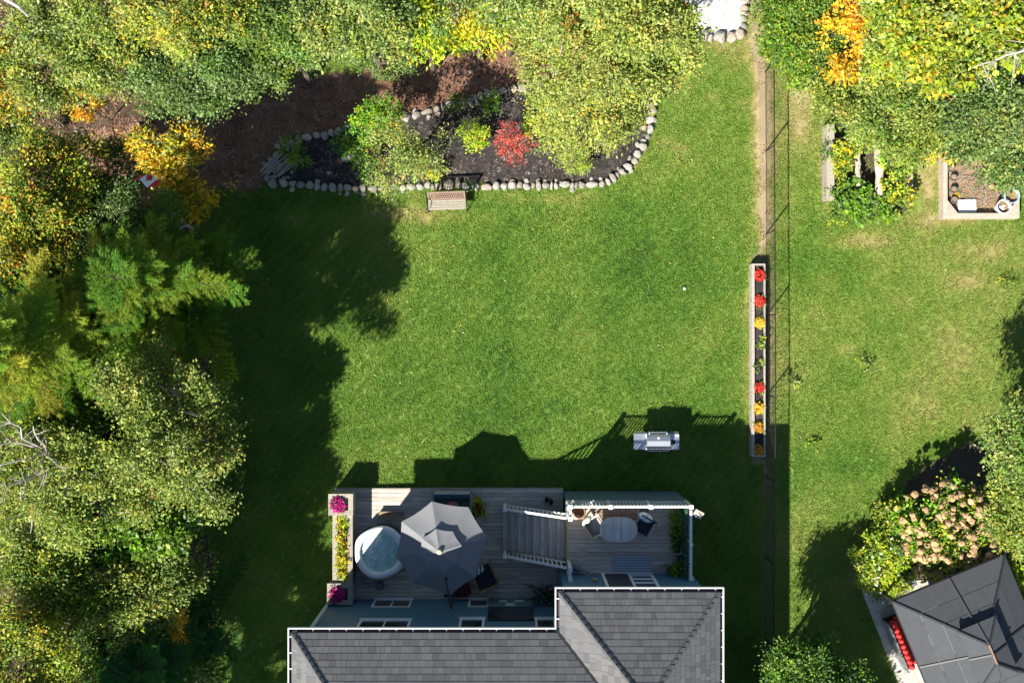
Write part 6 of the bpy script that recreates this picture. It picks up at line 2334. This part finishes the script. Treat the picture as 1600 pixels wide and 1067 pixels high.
for i, (x, y, lb) in enumerate(((1486, 264, 'small grey pot at the top of the row inside the raised bed'), (1490, 278, 'small grey pot, second from the top inside the raised bed'), (1490, 297, 'small grey pot, third from the top beside the yellow flower'), (1491, 313, 'small grey pot at the bottom of the row by the white board'))):
    q = P(x, y, .35)
    t = thing('flower_pot', lb, 'pot', (q.x, q.y, .18), PG)
    MB().lathe((q.x, q.y, .18), [(.08, .003), (.11, .17), (.12, .17), (.12, .20), (.1, .2), (.09, .12)], 14).build('pot', GREYPOT, t)
    MB().lathe((q.x, q.y, .18), [(.088, .12), (.093, .155)], 14).build('earth', TWIGSOIL, t)
q = P(1497, 304, .35)
mum('yellow_flower', 'small yellow flower between the grey pots and the white board', (q.x, q.y, .18), .1, YEL, 640)
wa, wbq = P(1498, 312, .3), P(1526, 332, .3)
wbd = MB().box(wa.x, wbq.x, wbq.y, wa.y, .22, .27, R(2)).build('white_board', PAPER, None, own=(wa.x, wa.y, .18))
MB().box(wa.x + .05, wbq.x - .05, wbq.y + .05, wa.y - .05, .181, .219).build('support', OLDWOOD, wbd)
tag(wbd, 'white board lying in the raised bed beside the corner seat', 'board')
for (x, y, r_, m_, lb) in ((1580.5, 306, .26, BLUETUB, 'pale blue tub of dry soil at the raised bed corner'), (1568, 323, .24, GREYTUB, 'pale grey tub with white scraps in the raised bed')):
    q = P(x, y, .5)
    t = thing('tub', lb, 'tub', (q.x, q.y, .18))
    MB().lathe((q.x, q.y, .18), [(r_ * .8, .003), (r_, .34), (r_ * 1.04, .34), (r_ * 1.04, .37), (r_ * .9, .37), (r_ * .85, .1)], 20).build('tub_wall', m_, t)
    MB().lathe((q.x, q.y, .18), [(r_ * .8, .1), (r_ * .86, .22)], 20).build('earth', TWIGSOIL, t)
    if m_ is GREYTUB:
        rq = random.Random(3)
        for k in range(3):
            MB().ball((q.x + rq.uniform(-.1, .08), q.y + rq.uniform(-.08, .05), .43), (.07, .05, .03), 1, .2, rq).build('scrap', PAPER, t)

# ------------------------------------------------------------------ gazebo
GW = P(1394, 939.5, 2.2)
GN = P(1570, 866, 2.2)
un = Vector((GN.x - GW.x, GN.y - GW.y, 0))
glen = un.length
un.normalize()
us = Vector((un.y, -un.x, 0))           # along the left edge, towards the bottom
gdep = glen + .62
gaz = thing('gazebo', 'hardtop gazebo with dark two tier panelled roof', 'gazebo', GW + un * glen / 2 + us * gdep / 2 - Vector((0, 0, 2.2)))
GE, GT = 2.2, 3.15
half = glen / 2


def gp(a, b, z):
    v = GW + un * a + us * b
    return Vector((v.x, v.y, z))


def gz(d):
    return GE + (GT - GE) * d / half


def roof_slope(owner, side, d0, d1, lift, cuts_d, name, mid=True):
    """panels of one slope between eave distance d0 and d1"""
    def pt(s, d, dz=0):
        # s: position along the eave
        if side == 'n':
            return gp(s, d, gz(d) + lift + dz)
        if side == 's':
            return gp(s, gdep - d, gz(d) + lift + dz)
        if side == 'w':
            return gp(d, s, gz(d) + lift + dz)
        return gp(glen - d, s, gz(d) + lift + dz)
    total = glen if side in 'ns' else gdep
    rows_ = [d0] + [c for c in cuts_d if d0 < c < d1] + [d1]
    for a, b in zip(rows_, rows_[1:]):
        for h_ in ((0, .5), (.5, 1)):
            l0, r0 = (a if h_[0] == 0 else total / 2), (total - a if h_[1] == 1 else total / 2)
            l1, r1 = (b if h_[0] == 0 else total / 2), (total - b if h_[1] == 1 else total / 2)
            g_ = .012
            q = [pt(l0 + g_, a + .006), pt(r0 - g_, a + .006), pt(r1 - g_, b - .006), pt(l1 + g_, b - .006)]
            if (q[2] - q[3]).length < .03:
                q = q[:3]
            n = len(q)
            vs = [tuple(v) for v in q] + [tuple(v - Vector((0, 0, .03))) for v in q]
            fs = [tuple(range(n)), tuple(reversed(range(n, 2 * n)))] + [(i, n + i, n + (i + 1) % n, (i + 1) % n) for i in range(n)]
            o = MB().add(vs, fs).build(name, PANEL, owner, own=q[0])
            bm = bmesh.new()
            bm.from_mesh(o.data)
            bmesh.ops.recalc_face_normals(bm, faces=bm.faces[:])
            bm.to_mesh(o.data)
            bm.free()
    MB().bar(pt(total / 2, d0, .02), pt(total / 2, d1 - .02, .02), .05, .04).build('seam_rib', PANELTRIM if side in 'we' else PANEL, owner)


LOWER_END = half * .80
for side in 'nwes':
    roof_slope(gaz, side, 0, LOWER_END, 0, (half * .30, half * .55), 'roof_panel')
LIFT = .22
UP0 = half * .67
ridge_cut = half - .015
for side in 'nwes':
    roof_slope(gaz, side, UP0, ridge_cut, LIFT, (), 'upper_roof_panel')
hips = (((0, 0), (half, half)), ((glen, 0), (half, half)), ((0, gdep), (half, gdep - half)), ((glen, gdep), (half, gdep - half)))
for (a, b) in hips:
    A, B_ = gp(a[0], a[1], GE + .012), gp(b[0], b[1], GT + .012)
    MB().bar(A, A.lerp(B_, .80), .06, .035).build('hip_trim', PANELTRIM, gaz)
    C0 = A.lerp(B_, .67) + Vector((0, 0, LIFT))
    MB().bar(C0, B_ + Vector((0, 0, LIFT)), .06, .035).build('hip_trim', PANELTRIM, gaz)
MB().bar(gp(half, half - .02, GT + LIFT + .01), gp(half, gdep - half + .02, GT + LIFT + .01), .045, .04).build('ridge_trim', BROWNW, gaz)
for (a, b) in ((gp(0, 0, 0), gp(glen, 0, 0)), (gp(0, 0, 0), gp(0, gdep, 0)), (gp(glen, 0, 0), gp(glen, gdep, 0)), (gp(0, gdep, 0), gp(glen, gdep, 0))):
    A, B_ = a + Vector((0, 0, GE - .07)), b + Vector((0, 0, GE - .07))
    MB().bar(A, B_, .035, .09).build('eave_beam', PANELTRIM, gaz)
for a in (.15, glen - .15):
    for b in (.15, gdep - .15):
        q = gp(a, b, 0)
        MB().box(q.x - .06, q.x + .06, q.y - .06, q.y + .06, .03, GE - .05, math.atan2(un.y, un.x)).build('post', PANELTRIM, gaz)
# red outdoor sofa along the left side
so_ = thing('outdoor_sofa', 'red tufted outdoor sofa showing under the gazebo eave', 'sofa', gp(.35, 1.9, 0))


def gbox(a0, a1, b0, b1, z0, z1):
    c = gp((a0 + a1) / 2, (b0 + b1) / 2, (z0 + z1) / 2)
    return MB().obox(c, un * (a1 - a0) / 2, us * (b1 - b0) / 2, (0, 0, (z1 - z0) / 2))


gbox(-.02, .60, 1.2, 2.95, .12, .22).build('seat_frame', BLACKMETAL, so_)
gbox(-.07, -.021, 1.2, 2.95, .10, .80).build('back_frame', GREYMETAL, so_)
for b in (1.25, 2.9):
    for a in (.02, .55):
        gbox(a - .03, a + .03, b - .03, b + .03, .03, .119).build('leg', BLACKMETAL, so_)
nseg = 9
for k in range(nseg):
    b0 = 1.22 + k * (1.7 / nseg)
    c = gp(.13, b0 + .85 / nseg, .60)
    mb = MB().ball((0, 0, 0), 1, 2)
    vs = [tuple(c + us * v[0] * .115 + un * v[1] * .13 + Vector((0, 0, v[2] * .26))) for v in mb.v]
    MB().add(vs, mb.f).build('back_cushion', RED, so_, smooth=True)
gbox(0.27, .59, 1.24, 2.92, .221, .42).build('seat_cushion', RED, so_)
# patio slabs
pat = thing('patio', 'pale stone slab paving round the gazebo', 'paving', gp(0, 2, 0))
base_poly = [(P(*p).x, P(*p).y) for p in PATIO_PX]

rp_ = random.Random(33)
sw = .62
for i in range(-4, 9):
    for j in range(-5, 12):
        off = (j % 2) * sw / 2
        c4 = []
        for a, b in ((0, 0), (1, 0), (1, 1), (0, 1)):
            v = GW + un * (i * sw + off + a * (sw - .012)) + us * (j * sw * .75 + b * (sw * .75 - .012))
            c4.append((v.x, v.y))
        cx_, cy_ = c4[0][0] + .3, c4[0][1] - .2
        pl = c4
        # clip to the (convex-ish) left and rear parts of the patio
        for poly in ([(P(1345, 920).x, P(1345, 920).y), (P(1430, 888).x, P(1430, 888).y), (P(1456, 905).x, P(1456, 905).y), (P(1600, 900).x, P(1600, 900).y), (P(1600, 1190).x, P(1600, 1190).y), (P(1455, 1190).x, P(1455, 1190).y), (P(1378, 1005).x, P(1378, 1005).y)],):
            pl = clip_poly(list(pl), poly)
        if len(pl) < 3:
            continue
        if rp_.random() < 2:
            cc = (sum(q[0] for q in pl) / len(pl), sum(q[1] for q in pl) / len(pl))
            MB().prism(pl, .021, .045 + rp_.uniform(-.003, .004)).build('slab', PAVING, pat, own=(cc[0], cc[1], .021))
# spade lying on the paving
sp = thing('garden_spade', 'garden spade lying on the paving by the white flowered bush', 'spade', P(1415, 912))
MB().tube([P(1402, 926, .07), P(1418, 914, .07)], .018, 6).build('handle', BLACKMETAL, sp)
a, b = P(1418, 914), P(1430, 909)
d = (b - a).normalized()
s_ = Vector((-d.y, d.x, 0))
MB().obox((a + b) / 2 + Vector((0, 0, .07)), d * .14, s_ * .10, (0, 0, .006)).build('blade', GREYMETAL, sp)
# garden ornament in the shaded bed
q = P(1531, 772, .3)
t = thing('red_flower', 'single bright red flower in the shade behind the hydrangea', 'flower', (q.x, q.y, 0))
MB().tube([(q.x, q.y, -.01), (q.x, q.y, .35)], .01, 5).build('stem', BARK, t)
petal_part('bloom', t, [(q.x + random.uniform(-.05, .05), q.y + random.uniform(-.05, .05), .36) for _ in range(24)], .09, .06, REDF, 5)

# ------------------------------------------------------------------ flag and pale chair by the woods
fp = P(240, 295, 5.4)
fl = thing('flagpole', 'slim grey flagpole among the golden leaves', 'flagpole', (fp.x, fp.y, 0))
MB().tube([(fp.x, fp.y, -.05), (fp.x, fp.y, 5.5)], [.035, .02], 8).build('pole', GREYMETAL, fl)
MB().ball((fp.x, fp.y, 5.52), .04, 2).build('finial', YELLOWW, fl)
flag = thing('flag', 'red and white maple leaf flag drooping from its pole', 'flag', (fp.x, fp.y, 4.7))
tip = P(208, 281, 5.3)
fv = Vector((tip.x - fp.x, tip.y - fp.y, 0))
fperp = Vector((-fv.y, fv.x, 0)).normalized()


def flag_pt(u, v):
    """u along the fly 0..1, v down the hoist 0..1"""
    sag = -.10 * u * u
    z = 5.4 + sag - v * .62 * (1 - .15 * u)
    wv = .07 * math.sin(u * 7 + v * 1.5) * (.3 + u)
    bil = -.30 * math.sin(v * math.pi * .55)
    return Vector((fp.x, fp.y, 0)) + fv * u + fperp * (wv + bil) + Vector((0, 0, z))


def flag_part(name, u0, u1, m, nu=6, nv=8, push=0):
    mb = MB()
    for i in range(nu + 1):
        for j in range(nv + 1):
            mb.v.append(tuple(flag_pt(u0 + (u1 - u0) * i / nu, j / nv)))
    for i in range(nu):
        for j in range(nv):
            a_ = i * (nv + 1) + j
            mb.f.append((a_, a_ + nv + 1, a_ + nv + 2, a_ + 1))
    return mb.build(name, m, flag, smooth=True)


flag_part('red_band', .02, .26, FLAGRED)
flag_part('white_field', .26, .74, FLAGWHITE, 10)
flag_part('red_band', .74, 1.0, FLAGRED)
leaf_out = [(0, 1), (.16, .62), (.36, .72), (.30, .28), (.52, .48), (.58, .34), (.88, .38), (.78, .16), (.88, .06), (.40, -.32), (.46, -.52), (.05, -.46), (.04, -.9)]
outline = leaf_out + [(-x, y) for x, y in reversed(leaf_out[1:])]
for sg in (1, -1):
    vs = []
    for x, y in [(0, -.1)] + outline:
        u, v = .5 + x * .17, .46 - y * .34
        vs.append(flag_pt(u, v) + fperp * .012 * sg)
    n = len(outline)
    MB().add(vs, [(0, 1 + i, 1 + (i + 1) % n) for i in range(n)]).build('leaf_emblem', FLAGRED, flag)

for i, (px_, py_, lb, rz_) in enumerate(((274, 350, 'pale slatted garden chair in deep shade below the golden tree', .5), (293, 412, 'pale garden chair mostly hidden by the upper pine', 1.2))):
    c = P(px_, py_, .4)
    ch = thing('garden_chair', lb, 'chair', (c.x, c.y, 0), 'pale chairs under the left trees')
    ab = (c.x, c.y, 0)
    for k in range(4):
        y0 = c.y - .24 + k * .12
        MB().box(c.x - .25, c.x + .25, y0, y0 + .10, .36, .385, rz_, ab).build('slat', PALEPLASTIC, ch)
    for k in range(5):
        x0 = c.x - .25 + k * .102
        MB().box(x0, x0 + .09, c.y + .25, c.y + .28, .40, .92 + .06 * math.sin(math.pi * k / 4), rz_, ab).build('back_slat', PALEPLASTIC, ch)
    for xa in (c.x - .36, c.x + .27):
        MB().box(xa, xa + .09, c.y - .3, c.y + .28, .58, .605, rz_, ab).build('armrest', PALEPLASTIC, ch)
        for ya in (c.y - .28, c.y + .2):
            MB().box(xa + .02, xa + .07, ya, ya + .06, .0, .579, rz_, ab).build('leg', PALEPLASTIC, ch)

print('foliage triangles', TRIS[0], 'shingles', len(shingle_polys))
